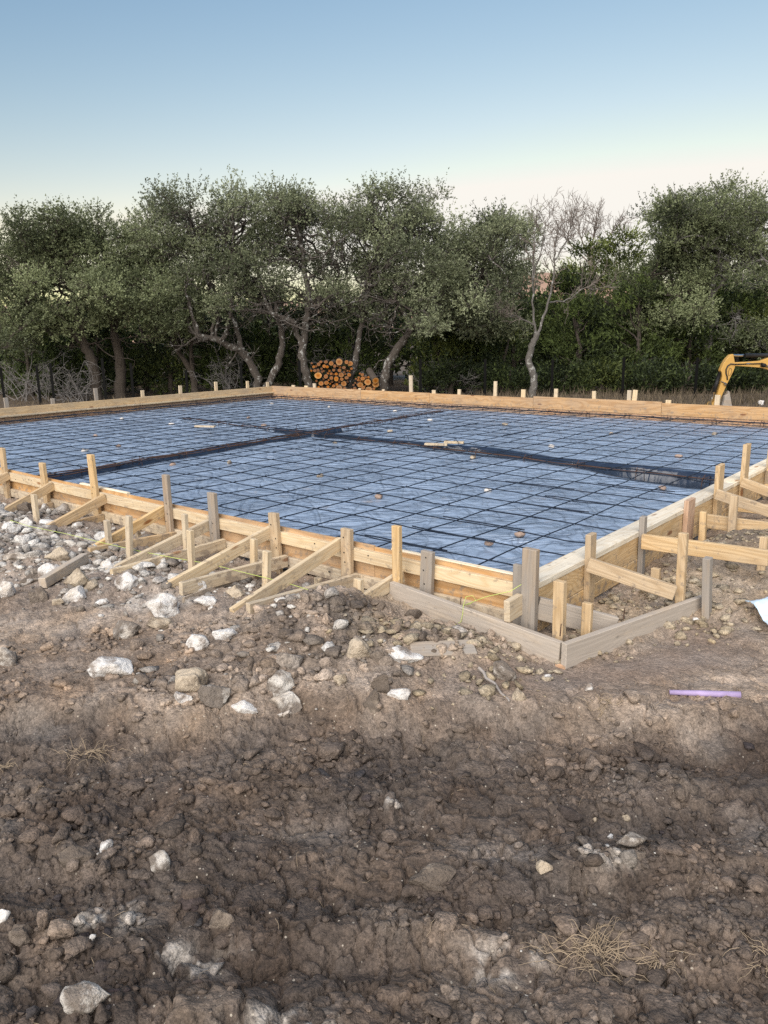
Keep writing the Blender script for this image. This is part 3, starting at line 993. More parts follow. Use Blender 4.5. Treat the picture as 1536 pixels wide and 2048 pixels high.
for a, z1, mat, w in ((7.75, 0.58, M_PINE, X4), (6.62, 0.61, M_PINE, X4), (5.71, 0.53, M_PINE, X4), (4.72, 0.70, M_PINE, X4), (3.53, 0.63, M_GREYSTAKE, 0.07), (2.91, 0.55, M_GREYSTAKE, X4), (2.175, 0.48, M_PINE, X4), (1.45, 0.47, M_PINE, X4)):
    stake(F, a, -0.077, -0.12, z1, w, TH2, V1, mat)
stake(F, 0.76, -0.078, 0.0, 0.43, X4, TH2, V1, M_GREYSTAKE, (-0.02, 0.0))
stake(F, 0.115, -0.045, 0.0, 0.45, 0.07, 0.03, V1, M_GREYSTAKE, (0.0, 0.0))
stake(F, 0.02, -0.085, 0.0, 0.57, X4, 0.045, V1, M_GREYSTAKE, (0.0, 0.0))
# struts: from high on the stake down to the ground, and flat kickers beside them
for a, z1, b1, z2, mat in ((6.56, 0.30, -0.66, 0.10, M_PINE), (5.57, 0.295, -0.66, 0.085, M_PINE), (4.575, 0.285, -0.66, 0.10, M_PINE), (3.61, 0.30, -0.84, 0.075, M_PINE), (2.985, 0.265, -1.02, 0.075, M_PINE2), (2.24, 0.32, -1.00, 0.125, M_PINE2), (1.52, 0.345, -1.03, 0.115, M_PINE2), (0.975, 0.21, -0.80, 0.10, M_PINE2)):
    lumber('brace', F, S(a, -0.06, z1 + 0.01), S(a, b1, z2), X4, TH2, UP, mat)
for a, b1, z1, z2, mat in ((4.64, -0.42, 0.09, 0.075, M_PINE), (3.485, -0.86, 0.09, 0.125, M_PINE), (2.81, -1.07, 0.135, 0.125, M_PINE2), (2.085, -1.00, 0.125, 0.155, M_PINE2), (1.375, -1.03, 0.115, 0.175, M_PINE2), (1.04, -0.56, 0.02, 0.03, M_PINE2), (5.62, -0.30, 0.08, 0.07, M_PINE)):
    lumber('kicker', F, S(a, -0.062, z1), S(a, b1, z2), X4, TH2, UP, mat)
for a, b, z1, w in ((4.86, -0.60, 0.385, 0.062), (3.55, -0.645, 0.34, 0.05), (3.11, -0.73, 0.455, 0.055), (3.775, -0.23, 0.15, 0.05), (2.92, -0.35, 0.42, 0.045), (2.495, -0.61, 0.41, 0.052), (2.175, -0.30, 0.33, 0.05), (1.755, -0.55, 0.37, 0.055), (1.50, -0.31, 0.17, 0.05), (1.015, -0.45, 0.29, 0.06), (5.15, -0.33, 0.16, 0.05)):
    stake(F, a, b, -0.10, z1, w, 0.036, V1, M_PINE2, rng.normal(0, 0.018, 2), 'peg')

# nail heads where the struts and stakes are fixed
nb_ = bm_mesh(box_bm(0.009, 0.004, 0.009, 0.001), 'nail_head')
nb_.materials.append(M_DARKSTEEL)
for a in (5.71, 4.72, 3.53, 2.91, 2.175, 1.45, 0.76, 6.62):
    for k in range(3):
        obj('nail_head', nb_, None, F, Matrix.Translation(S(a + rng.uniform(-.025, .025), -0.0975, 0.22 + 0.09 * k + rng.uniform(-.02, .02))) @ Matrix.Rotation(_az - math.pi / 2, 4, 'Z'))
for k in range(26):
    obj('nail_head', nb_, None, F, Matrix.Translation(S(rng.uniform(0.2, 6.5), -0.0585, rng.choice([0.275, 0.305, 0.09, 0.12]))) @ Matrix.Rotation(_az - math.pi / 2, 4, 'Z'))

# small weathered frame at the near corner
G = empty('corner_frame', S(-0.28, -0.24, 0), 'weathered grey board frame jutting out at the near corner of the formwork', 'formwork')
lumber('frame_board', G, S(0.955, -0.20, 0.152), S(-0.268, -0.252, 0.068), 0.143, TH2, UP, M_GREY)
lumber('frame_board', G, S(-0.297, -0.275, 0.073), S(-0.615, 0.955, 0.068), 0.143, TH2, UP, M_GREY)
lumber('frame_board', G, S(-0.005, -0.045, 0.215), S(-0.345, 0.262, 0.078), 0.130, TH2, UP, M_GREY)
lumber('frame_block', G, S(0.075, -0.10, 0.235), S(0.075, -0.245, 0.230), 0.125, 0.04, UP, M_PINE2)
stake(G, 0.93, -0.165, 0.0, 0.585, 0.062, 0.034, V1, M_PINE, (0.0, 0.0))
stake(G, -0.205, -0.155, -0.1, 0.44, 0.062, 0.045, V1, M_PINE, (0.012, 0.01))
stake(G, -0.285, 0.02, -0.1, 0.285, 0.055, 0.035, V1, M_PINE, (0.0, 0.0), 'peg')
stake(G, -0.665, 0.865, -0.1, 0.415, 0.06, 0.045, V2, M_GREYSTAKE, (0.02, -0.03))
stake(G, -0.283, -0.268, -0.09, 0.02, 0.06, 0.03, V1, M_RED, (0.0, 0.0), 'peg')

# right side
Rr = empty('side_formwork', S(-0.02, SB / 2, 0), 'right side of the formwork with a flat pale board along its top', 'formwork')
for b0, b1 in ((-0.02, 3.64), (3.643, 7.3), (7.303, SB + 0.02)):
    lumber('cap_board', Rr, S(0.068, b0, 0.341), S(0.068, b1, 0.341), 0.145, TH2, V1, M_CAP)
    lumber('form_board', Rr, S(0.018, b0 + 0.01, 0.239), S(0.018, b1, 0.239), 0.164, 0.036, UP, M_PINE)
    lumber('form_board', Rr, S(0.016, b0 + 0.01, 0.104), S(0.016, b1, 0.104), 0.103, 0.036, UP, M_PINE)
for b, z1, w, mat in ((0.60, 0.52, 0.085, M_PINE), (1.44, 0.47, 0.055, M_GREYSTAKE), (2.39, 0.43, 0.16, M_RED), (3.12, 0.61, 0.14, M_PINE), (3.87, 0.70, 0.14, M_PINE), (4.75, 0.62, 0.12, M_PINE), (5.8, 0.6, X4, M_PINE), (7.0, 0.62, X4, M_PINE), (8.3, 0.55, X4, M_PINE), (9.6, 0.6, X4, M_PINE)):
    stake(Rr, -0.022, b, -0.1, z1, w, TH2, V2, mat, (0.0, rng.normal(0, .015)))
for b, z1, a1, b1, z2, h_ in ((0.515, 0.345, -0.52, 0.72, 0.20, X4), (1.375, 0.305, -0.86, 1.42, 0.315, 0.105), (2.98, 0.375, -0.85, 2.95, 0.20, X4), (2.66, 0.205, -0.95, 2.66, 0.205, 0.115), (3.72, 0.365, -0.85, 3.70, 0.14, X4), (4.62, 0.385, -0.85, 4.6, 0.16, X4), (3.45, 0.19, -0.9, 3.45, 0.19, X4), (5.7, 0.36, -0.8, 5.7, 0.14, X4), (4.55, 0.17, -0.9, 4.4, 0.17, X4)):
    lumber('brace', Rr, S(-0.045, b, z1), S(a1, b1, z2), h_, TH2, UP, M_PINE)
for a, b, z1, w in ((-0.525, 0.80, 0.56, 0.052), (-0.245, 1.14, 0.20, 0.055), (-0.145, 2.37, 0.345, 0.05), (-0.30, 2.60, 0.455, 0.06), (-0.775, 1.62, 0.40, 0.05), (-0.80, 2.9, 0.4, 0.05), (-0.8, 3.65, 0.4, 0.05)):
    stake(Rr, a, b, -0.05, z1, w, 0.04, V1, M_PINE, rng.normal(0, 0.012, 2), 'peg')

# back side
Bk = empty('back_formwork', S(SA / 2, SB + 0.03, 0), 'far side of the formwork below the woodpile, a run of orange plywood boards', 'formwork')
for a0, a1, zt in ((0.0, 1.2, .365), (1.203, 3.5, .372), (3.503, 6.3, .395), (6.303, 9.1, .362), (9.103, 11.3, .372), (11.303, SA, .380)):
    lumber('form_board', Bk, S(a0 + .002, SB + 0.02, (zt + 0.14) / 2), S(a1 - .002, SB + 0.02, (zt + 0.14) / 2), zt - 0.14, 0.036, UP, M_PLY, 0.002)
    lumber('lower_board', Bk, S(a0 + .002, SB + 0.035, -0.05), S(a1 - .002, SB + 0.035, -0.05), 0.376, 0.03, UP, M_RED, 0.002)
for a, z1, w in ((9.70, 0.77, 0.10), (9.01, 0.44, .1), (8.28, 0.48, .08), (7.30, 0.69, .08), (6.58, 0.53, .1), (5.79, 0.57, .08), (4.92, 0.55, .08), (4.18, 0.59, .08), (4.08, 0.60, .09), (3.40, 0.43, .1), (2.49, 0.56, .09), (13.86, 0.42, .12), (13.36, 0.42, .12), (13.03, 0.49, .1), (11.37, 0.41, .08), (10.58, 0.41, .08), (1.5, .5, .09), (0.6, .5, .09)):
    stake(Bk, a, SB + 0.06, -0.1, z1, w, TH2, V1, M_PINE2, rng.normal(0, .012, 2))

# left side
Lf = empty('left_formwork', S(SA + 0.03, SB / 2, 0), 'far left side of the formwork, long pale planks ending at the back corner', 'formwork')
for b0, b1 in ((0.0, 3.2), (3.203, 6.8), (6.803, SB)):
    lumber('form_board', Lf, S(SA - 0.02, b0, 0.295), S(SA - 0.02, b1, 0.295), 0.15, 0.038, UP, M_PINE)
    lumber('ledger', Lf, S(SA - 0.045, b0, 0.199), S(SA - 0.045, b1, 0.199), X4, TH2, V1, M_PINE2)
    lumber('lower_board', Lf, S(SA + 0.02, b0, -0.02), S(SA + 0.02, b1, -0.02), 0.39, 0.036, UP, M_RED)
for b, z1, mat in ((0.8, .5, M_PINE), (2.2, .5, M_PINE), (3.65, 0.58, M_GREYSTAKE), (4.67, 0.49, M_GREYSTAKE), (5.73, 0.65, M_GREYSTAKE), (6.96, 0.52, M_PINE2), (8.06, 0.57, M_PINE2), (9.20, 0.60, M_PINE2), (10.28, 0.56, M_PINE2), (11.02, 0.49, M_PINE2)):
    stake(Lf, SA + 0.06, b, -0.1, z1, X4, TH2, V2, mat)

# blocks that hold the bars up off the sheet, and litter lying on it
def ico(sub):
    bm = bmesh.new()
    bmesh.ops.create_icosphere(bm, subdivisions=sub, radius=1.0)
    V = np.array([v.co[:] for v in bm.verts])
    Fc = np.array([[v.index for v in f.verts] for f in bm.faces])
    bm.free()
    return V, Fc


ICO = {k: ico(k) for k in (1, 2, 3, 4)}


def n3(P, s, seed):
    """cheap smooth 3d noise from three 2d slices"""
    return (perlin(P[:, 0] * s + seed, P[:, 1] * s, seed) + perlin(P[:, 1] * s - seed, P[:, 2] * s, seed + 1) + perlin(P[:, 2] * s, P[:, 0] * s + 2 * seed, seed + 2)) / 1.8


def rock_arrays(sub, sx, sy, sz, seed, facets=7, rough=0.16, cut=(0.55, 0.88)):
    g = np.random.default_rng(seed)
    V, Fc = ICO[sub]
    V = V.copy()
    for _ in range(facets):
        n = g.normal(size=3)
        n /= np.linalg.norm(n)
        d = g.uniform(*cut)
        over = V @ n - d
        V = V - np.outer(np.clip(over, 0, None) * 0.92, n)
    dirs = V / np.linalg.norm(V, axis=1)[:, None]
    V = V + dirs * (rough * n3(V, 1.6, seed % 97) + rough * 0.5 * n3(V, 4.1, seed % 89 + 3) + rough * 0.28 * n3(V, 9.0, seed % 83 + 5))[:, None]
    V = V - (V.max(0) + V.min(0)) / 2
    V = V / (V.max(0) - V.min(0)) * np.array([sx, sy, sz])
    return V, Fc


blocks = [(1040, 1068, 'a'), (978, 1085, 'b'), (758, 992, 'a'), (640, 951, 'c'), (459, 924, 'c'), (946, 914, 'c'), (975, 981, 'w'), (343, 848, 'w'), (237, 891, 'a'), (191, 871, 'a'), (528, 850, 'a'), (244, 837, 'w'), (670, 884, 'c'), (780, 862, 'c'), (1223, 867, 'c'), (1429, 867, 'c'), (1358, 912, 'a'), (1103, 892, 'w'), (1325, 975, 'a'), (1010, 848, 'c'), (544, 807, 'w'), (658, 813, 'w'), (790, 822, 'w'), (345, 928, 'a'), (170, 900, 'w'), (236, 928, 'c'), (860, 840, 'w'), (497, 835, 'a')]
where = ['nearest the near corner', 'beside the near right edge', 'in the middle of the front bays']
for q, (px, py, k) in enumerate(blocks):
    p = at_z(px, py, 0.085)
    V, Fc = rock_arrays(2, rng.uniform(.08, .13), rng.uniform(.06, .1), 0.055, 900 + q, 6, 0.08)
    o = obj('support_block', mesh_np('support_block', V, Fc), {'a': M_DIRTYBLOCK, 'b': M_DIRTYBLOCK, 'c': M_ROCKT, 'w': M_WHITEBLOCK}[k], None, Matrix.Translation((p.x, p.y, 0.082)) @ Matrix.Rotation(rng.uniform(0, 3), 4, 'Z'))
    lab = {'a': 'small rusty brown stone block propping the bars over the plastic', 'b': 'small rusty brown stone block propping the bars over the plastic', 'c': 'small tan stone block propping the bars over the plastic', 'w': 'small white block propping the bars over the plastic'}[k]
    tag(o, lab, 'block', 'stone blocks under the rebar')
for (px, py, w, lab) in ((872, 889, 0.34, 'longer pale board scrap lying across the trench edge'), (908, 885, 0.30, 'short pale board scrap behind the longer one at the trench'), (410, 853, 0.40, 'dusty pinkish plank scrap lying on the far left bays')):
    p = at_z(px, py, 0.14)
    o = lumber('board_scrap', None, S(*slab_ab(p.x, p.y), 0.14) - (V1 - 0.5 * V2).normalized() * w / 2, S(*slab_ab(p.x, p.y), 0.145) + (V1 - 0.5 * V2).normalized() * w / 2, 0.08, 0.03, V2, M_PINE2)
    tag(o, lab, 'board')

# ------------------------------------------------------------------ rocks on the mud
RM = {'w': M_ROCKW, 'm': M_ROCKM, 't': M_ROCKT, 'd': M_ROCKD}
rocks = [
    (328, 1213, 72, 58, 'w', 'big pitted white limestone boulder at the end of the thin grey plank'),
    (254, 1262, 52, 36, 'm', 'muddy white rock below and left of the big pitted boulder'),
    (222, 1341, 84, 46, 'w', 'broad white rock lying alone on the brown mud'),
    (398, 1284, 48, 32, 'w', 'white rock with a flat sloping face below the grey plank'),
    (452, 1270, 50, 24, 'w', 'thin white slab sticking out of the soil heap'),
    (118, 1110, 50, 32, 't', 'rounded tan boulder among the white rubble'),
    (108, 1140, 54, 32, 'w', 'white rock behind the lying grey post'),
    (156, 1158, 56, 46, 't', 'tan and grey boulder beside the lying grey post'),
    (12, 1172, 38, 50, 'w', 'bright white boulder cut by the left edge of the picture'),
    (148, 1191, 46, 28, 'w', 'flat white rock in front of the lying grey post'),
    (80, 1188, 38, 40, 'd', 'dark soil crusted rock with a white tip beside the grey post'),
    (255, 1163, 46, 38, 'w', 'white rock between the struts and the big boulder'),
    (394, 1171, 40, 28, 'w', 'white rock at the foot of the long strut'),
    (411, 1203, 44, 22, 'w', 'low white rock under the thin grey plank'),
    (472, 1185, 38, 26, 't', 'tan rock right of the thin grey plank'),
    (18, 1310, 44, 48, 'm', 'muddy pointed rock at the left edge on the brown mud'),
    (383, 1365, 66, 44, 't', 'jagged tan and white rock on the edge of the bank'),
    (431, 1394, 64, 50, 'm', 'half white half muddy boulder on the edge of the bank'),
    (366, 1398, 38, 20, 'w', 'small white stone left of the half muddy boulder'),
    (491, 1418, 54, 28, 'w', 'low white rock at the foot of the bank'),
    (562, 1371, 58, 50, 'm', 'round muddy boulder in the middle of the soil heap'),
    (572, 1408, 66, 36, 'm', 'wedge shaped white and brown rock below the round muddy boulder'),
    (572, 1428, 36, 15, 'w', 'small white stone under the wedge shaped rock'),
    (762, 1362, 42, 52, 'd', 'dark tilted slab with a broken white edge'),
    (797, 1389, 50, 22, 'w', 'white stone at the foot of the dark tilted slab'),
    (746, 1403, 48, 44, 'd', 'round brown lump of clay below the dark tilted slab'),
    (806, 1316, 84, 34, 'w', 'long white stone with an orange stain below the grey board'),
    (722, 1301, 56, 46, 't', 'sandy lump left of the long stained stone'),
    (755, 1308, 32, 36, 'd', 'small dark stone against the sandy lump'),
    (827, 1225, 30, 38, 'd', 'dark stone leaning on the grey frame board'),
    (681, 1361, 28, 26, 't', 'small sandy lump in the dark soil'),
    (52, 1044, 32, 26, 'w', 'white stone beside the leftmost peg'),
    (22, 1062, 42, 26, 'w', 'white rubble stone at the left edge under the formwork'),
    (54, 1019, 42, 24, 'd', 'dark grey stone below the leftmost strut'),
    (81, 1064, 80, 22, 'm', 'long muddy flat stone in the upper left rubble'),
    (98, 1048, 34, 14, 'w', 'thin white stone right of the leftmost peg'),
    (34, 1112, 54, 18, 'm', 'flat grey stone left of the rounded tan boulder'),
    (310, 1117, 34, 26, 'm', 'muddy stone against a strut'),
    (362, 1110, 24, 18, 'w', 'small white stone between two struts'),
    (156, 1051, 20, 13, 'w', 'small white stone by the short grey scrap'),
    (215, 1131, 24, 20, 'w', 'small white stone at the end of a strut'),
    (181, 1173, 32, 20, 't', 'small tan stone right of the flat white rock'),
    (118, 1203, 28, 16, 't', 'small tan stone in front of the dark crusted rock'),
    (140, 1088, 30, 16, 'm', 'muddy stone above the rounded tan boulder'),
    (62, 1158, 40, 18, 'd', 'dark stone left of the lying grey post'),
    (320, 1250, 56, 20, 't', 'low tan stone just below the big pitted boulder'),
    (205, 1205, 26, 14, 'w', 'small white stone in the gravel below the flat white rock'),
    (177, 2008, 96, 58, 'm', 'large muddy rock at the bottom left of the picture'),
    (155, 1716, 70, 32, 'd', 'brown pointed clay lump in the left rut'),
    (320, 1727, 46, 38, 'm', 'grey muddy lump in the left rut'),
    (447, 1842, 58, 42, 'd', 'brown crumbling clod in the lower left mud'),
    (45, 1876, 48, 42, 'd', 'round brown clod near the lower left edge'),
    (214, 1691, 26, 30, 'w', 'small white stone in the left rut'),
    (7, 1826, 28, 42, 'w', 'white stone at the lower left edge'),
    (186, 1876, 14, 13, 'w', 'small round grey pebble in the lower left mud'),
    (1263, 1686, 62, 27, 'm', 'flat pale grey rock in the right rut'),
    (1088, 1736, 32, 30, 't', 'small rounded cream stone in the right mud'),
    (863, 1761, 92, 38, 'd', 'long tan clay lump in the middle of the lower mud'),
    (1220, 1671, 12, 19, 'w', 'tiny upright white stone beside the flat grey rock'),
    (1190, 1636, 10, 15, 't', 'tiny cream stone above the flat grey rock, left one'),
    (1253, 1637, 16, 14, 't', 'tiny cream stone above the flat grey rock, right one'),
    (1268, 1716, 46, 18, 'd', 'flat muddy stone right below the flat grey rock'),
    (1179, 1376, 18, 13, 'w', 'small grey stone on the smooth wet silt'),
    (1095, 1354, 16, 9, 'w', 'small white stone near the corner of the grey frame'),
    (1009, 1346, 50, 38, 'm', 'muddy lump below the grey frame board'),
    (1039, 1391, 28, 24, 't', 'sandy lump beside the grey stick'),
    (972, 1230, 22, 12, 't', 'small tan stone under the grey frame board'),
    (868, 1243, 16, 10, 't', 'pale chip of stone beside the grey frame board'),
    (1391, 1240, 16, 10, 'w', 'small white stone at the foot of the right frame stake'),
]
for q, (px, py, w, hh, k, lab) in enumerate(rocks):
    p = on_ground(px, py + hh * 0.42)
    dep = (p - Vector((0, 0, CAMZ))).dot(_fw)
    mpp = dep / FPX
    sx, sz = w * mpp * 1.04, hh * mpp * 1.25
    sy = 0.75 * sx if hh > w * 0.6 else 0.62 * sx
    sz = min(sz, sx * 1.1) 
    V, Fc = rock_arrays(4 if w > 34 else 3, sx, sy, sz, 100 + q * 7, 15 if k in 'wmt' else 13, 0.13 if k in 'wmt' else 0.18, (0.42, 0.80))
    fwd = Vector((p.x, p.y, 0)).normalized()
    c = p + fwd * sy * 0.38
    M = Matrix.Translation((c.x, c.y, gz(p.x, p.y) + sz * 0.20)) @ Matrix.Rotation(rng.normal(0, 0.25), 4, 'Z') @ Matrix.Rotation(rng.normal(0, 0.12), 4, 'Y')
    m = mesh_np('limestone_rock', V, Fc, True)
    tag(obj({'w': 'limestone_rock', 'm': 'muddy_rock', 't': 'tan_rock', 'd': 'soil_clod'}[k], m, RM[k], None, M), lab, 'rock' if k != 'd' else 'clod', 'rocks and lumps lying on the mud')

# ---- loose clods, gravel and chips nobody could count
def scatter(name, n, sampler, size, sub, colf, label, squash=0.62, mat=None, seed=5):
    g = np.random.default_rng(seed)
    xy, sz = sampler(g, n)
    V0, F0 = ICO[sub] if sub else (ICO[1][0][:12], None)
    nv = len(V0)
    variants = [rock_arrays(sub, 2, 2, 2, 500 + v + seed * 31, 11, 0.14, (0.35, 0.8))[0] for v in range(8)]
    hh, col = ground(xy[:, 0], xy[:, 1], True)
    n = len(xy)
    V = np.empty((n, nv, 3))
    ang = g.uniform(0, 2 * math.pi, n)
    vi = g.integers(0, 8, n)
    stretch = g.uniform(0.55, 1.45, (n, 3)) * np.array([1, 1, squash])
    for v in range(8):
        s_ = vi == v
        B = variants[v][None] * (stretch[s_] * sz[s_][:, None])[:, None, :]
        c, s = np.cos(ang[s_])[:, None], np.sin(ang[s_])[:, None]
        V[s_, :, 0] = B[:, :, 0] * c - B[:, :, 1] * s
        V[s_, :, 1] = B[:, :, 0] * s + B[:, :, 1] * c
        V[s_, :, 2] = B[:, :, 2]
    V += np.stack([xy[:, 0], xy[:, 1], hh + sz * 0.25], -1)[:, None, :]
    Fa = (F0[None] + (np.arange(n) * nv)[:, None, None]).reshape(-1, 3)
    m = mesh_np(name, V.reshape(-1, 3), Fa, False)
    cc = colf(g, col)
    add_attr(m, 'soil', np.repeat(np.concatenate([cc, np.ones((n, 1))], 1), nv, 0), 'FLOAT_COLOR')
    o = obj(name, m, mat or M_CLOD)
    tag(o, label, name.replace('_', ' '), None, 'stuff')
    return o


def keep_out(xy):
    a, b = slab_ab(xy[:, 0], xy[:, 1])
    return ~((a > -0.06) & (b > -0.10))


def s_mud(smin, smax, y0=1.2, y1=4.4):
    def f(g, n):
        y = y0 + (y1 - y0) * g.random(n * 3) ** 1.15
        x = (g.random(n * 3) * 2 - 1) * (y * 0.62 + 0.25)
        cl = fbm(x * 1.5, y * 2.0, 3, 61) + 0.25 * fbm(x * 5, y * 5, 2, 62)
        silt = gau(x, y, 1.15, 3.72, 0.85, 0.24, 0.20) + gau(x, y, 1.75, 4.15, 0.35, 0.2, 0.9)
        k = (g.random(n * 3) < np.clip(0.25 + 1.3 * cl + 0.7 * gau(x, y, -0.12, 4.02, 0.85, 0.38), 0.03, 1)) & (silt < 0.15) & keep_out(np.stack([x, y], -1))
        xy = np.stack([x, y], -1)[k][:n]
        sz = smin * (smax / smin) ** (g.random(len(xy)) ** 2.2)
        return xy, sz * np.clip(0.35 + 0.25 * xy[:, 1], 0.6, 1.15)
    return f


def s_rubble(smin, smax):
    def f(g, n):
        N_ = n * 4
        x = g.uniform(-5.2, 0.2, N_)
        y = g.uniform(3.6, 9.0, N_)
        w = gau(x, y, -2.2, 5.6, 1.2, 0.42, -0.52) + gau(x, y, -3.6, 6.8, 1.4, 0.8, -0.5) + 0.12 * gau(x, y, -0.55, 4.4, 0.6, 0.4) + 0.22 * gau(x, y, -0.6, 3.75, 0.7, 0.25)
        k = (g.random(N_) < w * 0.9) & keep_out(np.stack([x, y], -1))
        xy = np.stack([x, y], -1)[k][:n]
        return xy, smin * (smax / smin) ** (g.random(len(xy)) ** 2.0)
    return f


def s_sand(g, n):
    N_ = n * 4
    x = g.uniform(-0.8, 3.4, N_)
    y = g.uniform(3.3, 6.2, N_)
    a, b = slab_ab(x, y)
    w = gau(x, y, 0.35, 3.98, 0.42, 0.2, -0.2) + 1.0 * gau(x, y, 1.85, 4.62, 0.35, 0.3) + 0.9 * gau(x, y, 2.75, 5.4, 0.5, 0.4) + 0.5 * gau(x, y, 0.55, 3.55, 0.25, 0.12) + 0.35 * gau(x, y, 1.0, 4.4, 0.5, 0.4)
    k = (g.random(N_) < w) & keep_out(np.stack([x, y], -1))
    xy = np.stack([x, y], -1)[k][:n]
    return xy, 0.008 * (5.0) ** (g.random(len(xy)) ** 2.0)


def c_soil(g, col):
    n = len(col)
    return np.clip(col * g.uniform(0.65, 1.5, (n, 1)), 0.04, 0.7)


def c_lime(g, col):
    n = len(col)
    t = g.random((n, 1))
    return (np.array([[0.19, 0.16, 0.135]]) * (1 - t) + np.array([[0.62, 0.59, 0.55]]) * t ** 1.4) * g.uniform(0.8, 1.1, (n, 1))


def c_chalk(g, col):
    n = len(col)
    t = g.random((n, 1))
    return np.array([[0.24, 0.205, 0.175]]) * (1 - t) + np.array([[0.66, 0.64, 0.61]]) * t


def c_sand(g, col):
    n = len(col)
    return np.array([[0.34, 0.28, 0.20]]) * g.uniform(0.6, 1.3, (n, 1))


scatter('soil_clods', 1800, s_mud(0.014, 0.042), 0, 2, c_soil, 'larger crumbled clods of brown clay strewn over the churned mud', seed=21)
scatter('soil_crumbs', 9500, s_mud(0.003, 0.019), 0, 1, c_soil, 'fine crumbs of brown soil over the churned mud', seed=22)
scatter('lime_gravel', 4400, s_rubble(0.006, 0.05), 0, 1, c_lime, 'grey and white limestone gravel heaped along the struts', seed=23)
scatter('limestone_rubble', 380, s_rubble(0.022, 0.075), 0, 2, c_chalk, 'chalky broken limestone chunks half buried along the struts', seed=27)
scatter('sandy_clods', 2400, s_sand, 0, 1, c_sand, 'pale sandy crumbs around the grey corner frame', seed=24)
scatter('pale_pebbles', 420, s_mud(0.0025, 0.008, 1.2, 4.2), 0, 1, c_lime, 'tiny pale pebbles pressed in the dark mud', seed=25)

# ---- scraps of wood, pipe, string, sheet
def lay(name, a, b, wide, thick, mat, lab, cat, lift=0.02, wd=UP):
    p0, p1 = on_ground(*a), on_ground(*b)
    p0.z += lift
    p1.z += lift
    tag(lumber(name, None, p0, p1, wide, thick, wd, mat, 0.004, jit=0.002), lab, cat)


lay('wood_post', (172, 1128), (86, 1180), 0.075, 0.06, M_GREY, 'grey weathered post lying among the white rocks', 'post', 0.05)
lay('thin_plank', (481, 1164), (366, 1208), 0.055, 0.02, M_GREY, 'thin grey plank lying by the big pitted boulder', 'plank', 0.02)
lay('wood_scrap', (175, 1036), (106, 1052), 0.055, 0.03, M_GREY, 'short grey scrap of wood by the leftmost strut', 'scrap', 0.02)
lay('muddy_board', (822, 1302), (950, 1296), 0.10, 0.025, M_GREYSTAKE, 'mud smeared board half buried below the grey frame', 'board', 0.004, Vector((0, 1, 0.4)))
p0, p1 = on_ground(1339, 1386), on_ground(1481, 1396)
V, Fc = tube_arrays([p0 + Vector((0, 0, .004)), (p0 + p1) / 2 + Vector((0, 0, .010)), p1 + Vector((0, 0, .016))], [0.012, 0.016, 0.017], 8)
tag(obj('purple_pipe', mesh_np('purple_pipe', V, Fc, False), M_PURPLE), 'purple plastic pipe half sunk in the mud at the right', 'pipe')
p0 = on_ground(1003, 1226) + Vector((0, 0, 0.05))
V, Fc = tube_arrays([p0, p0 + Vector((0.03, 0.05, 0.0)), p0 + Vector((-0.09, 0.12, 0.03))], [0.03, 0.031, 0.03], 8)
tag(obj('dark_pipe_stub', mesh_np('dark_pipe_stub', V, Fc, True), M_RUST), 'short dark pipe stub behind the grey frame board', 'pipe')


def twig_path(p0, p1, n, amp, seed):
    g = np.random.default_rng(seed)
    t = np.linspace(0, 1, n)[:, None]
    P = np.array(p0) * (1 - t) + np.array(p1) * t
    return P + np.cumsum(g.normal(0, amp, (n, 3)), 0) * np.sin(t * math.pi)


P = twig_path(on_ground(958, 1347) + Vector((0, 0, .03)), on_ground(1018, 1408) + Vector((0, 0, .015)), 9, 0.008, 3)
V, Fc = tube_arrays(P, np.linspace(0.009, 0.005, 9), 6)
tag(obj('bent_stick', mesh_np('bent_stick', V, Fc, True), M_STICK), 'bent grey stick lying below the corner frame', 'stick')


def string(pts, lab):
    P = np.array(pts)
    V, Fc = tube_arrays(P, np.full(len(P), 0.0019), 5, False)
    tag(obj('string_line', mesh_np('string_line', V, Fc, True), M_STRING), lab, 'string')


string([at_z(0, 1034, .20), at_z(60, 1053, .20), at_z(130, 1067, .19), at_z(203, 1085, .18), at_z(277, 1102, .17), at_z(350, 1116, .18), at_z(420, 1128, .18), at_z(500, 1148, .19), at_z(574, 1166, .19), at_z(618, 1180, .21), at_z(640, 1190, .21), at_z(662, 1192, .20), at_z(650, 1188, .22), at_z(634, 1186, .22)], 'yellow green string line sagging across the struts on the left')
string([S(0.06, -0.09, 0.36), S(0.12, -0.13, 0.31), S(0.25, -0.19, 0.265), S(0.37, -0.235, 0.20), S(0.34, -0.215, 0.21), S(0.31, -0.20, 0.235), S(0.33, -0.205, 0.26), S(0.365, -0.22, 0.25), S(0.37, -0.24, 0.205), S(0.372, -0.245, 0.15), S(0.38, -0.25, 0.10), S(0.43, -0.28, 0.06), S(0.48, -0.30, 0.05)], 'yellow green string knotted over the grey frame board')
for q, (a, b) in enumerate(((0.42, -0.20), (-0.25, -0.23), (-0.42, 0.20))):
    p = S(a, b, 0.16)
    V, Fc = tube_arrays([p, p + Vector((0.004, 0, .07))], [0.0035, 0.003], 5)
    o = obj('nail', mesh_np('nail', V, Fc), M_RUST, G)

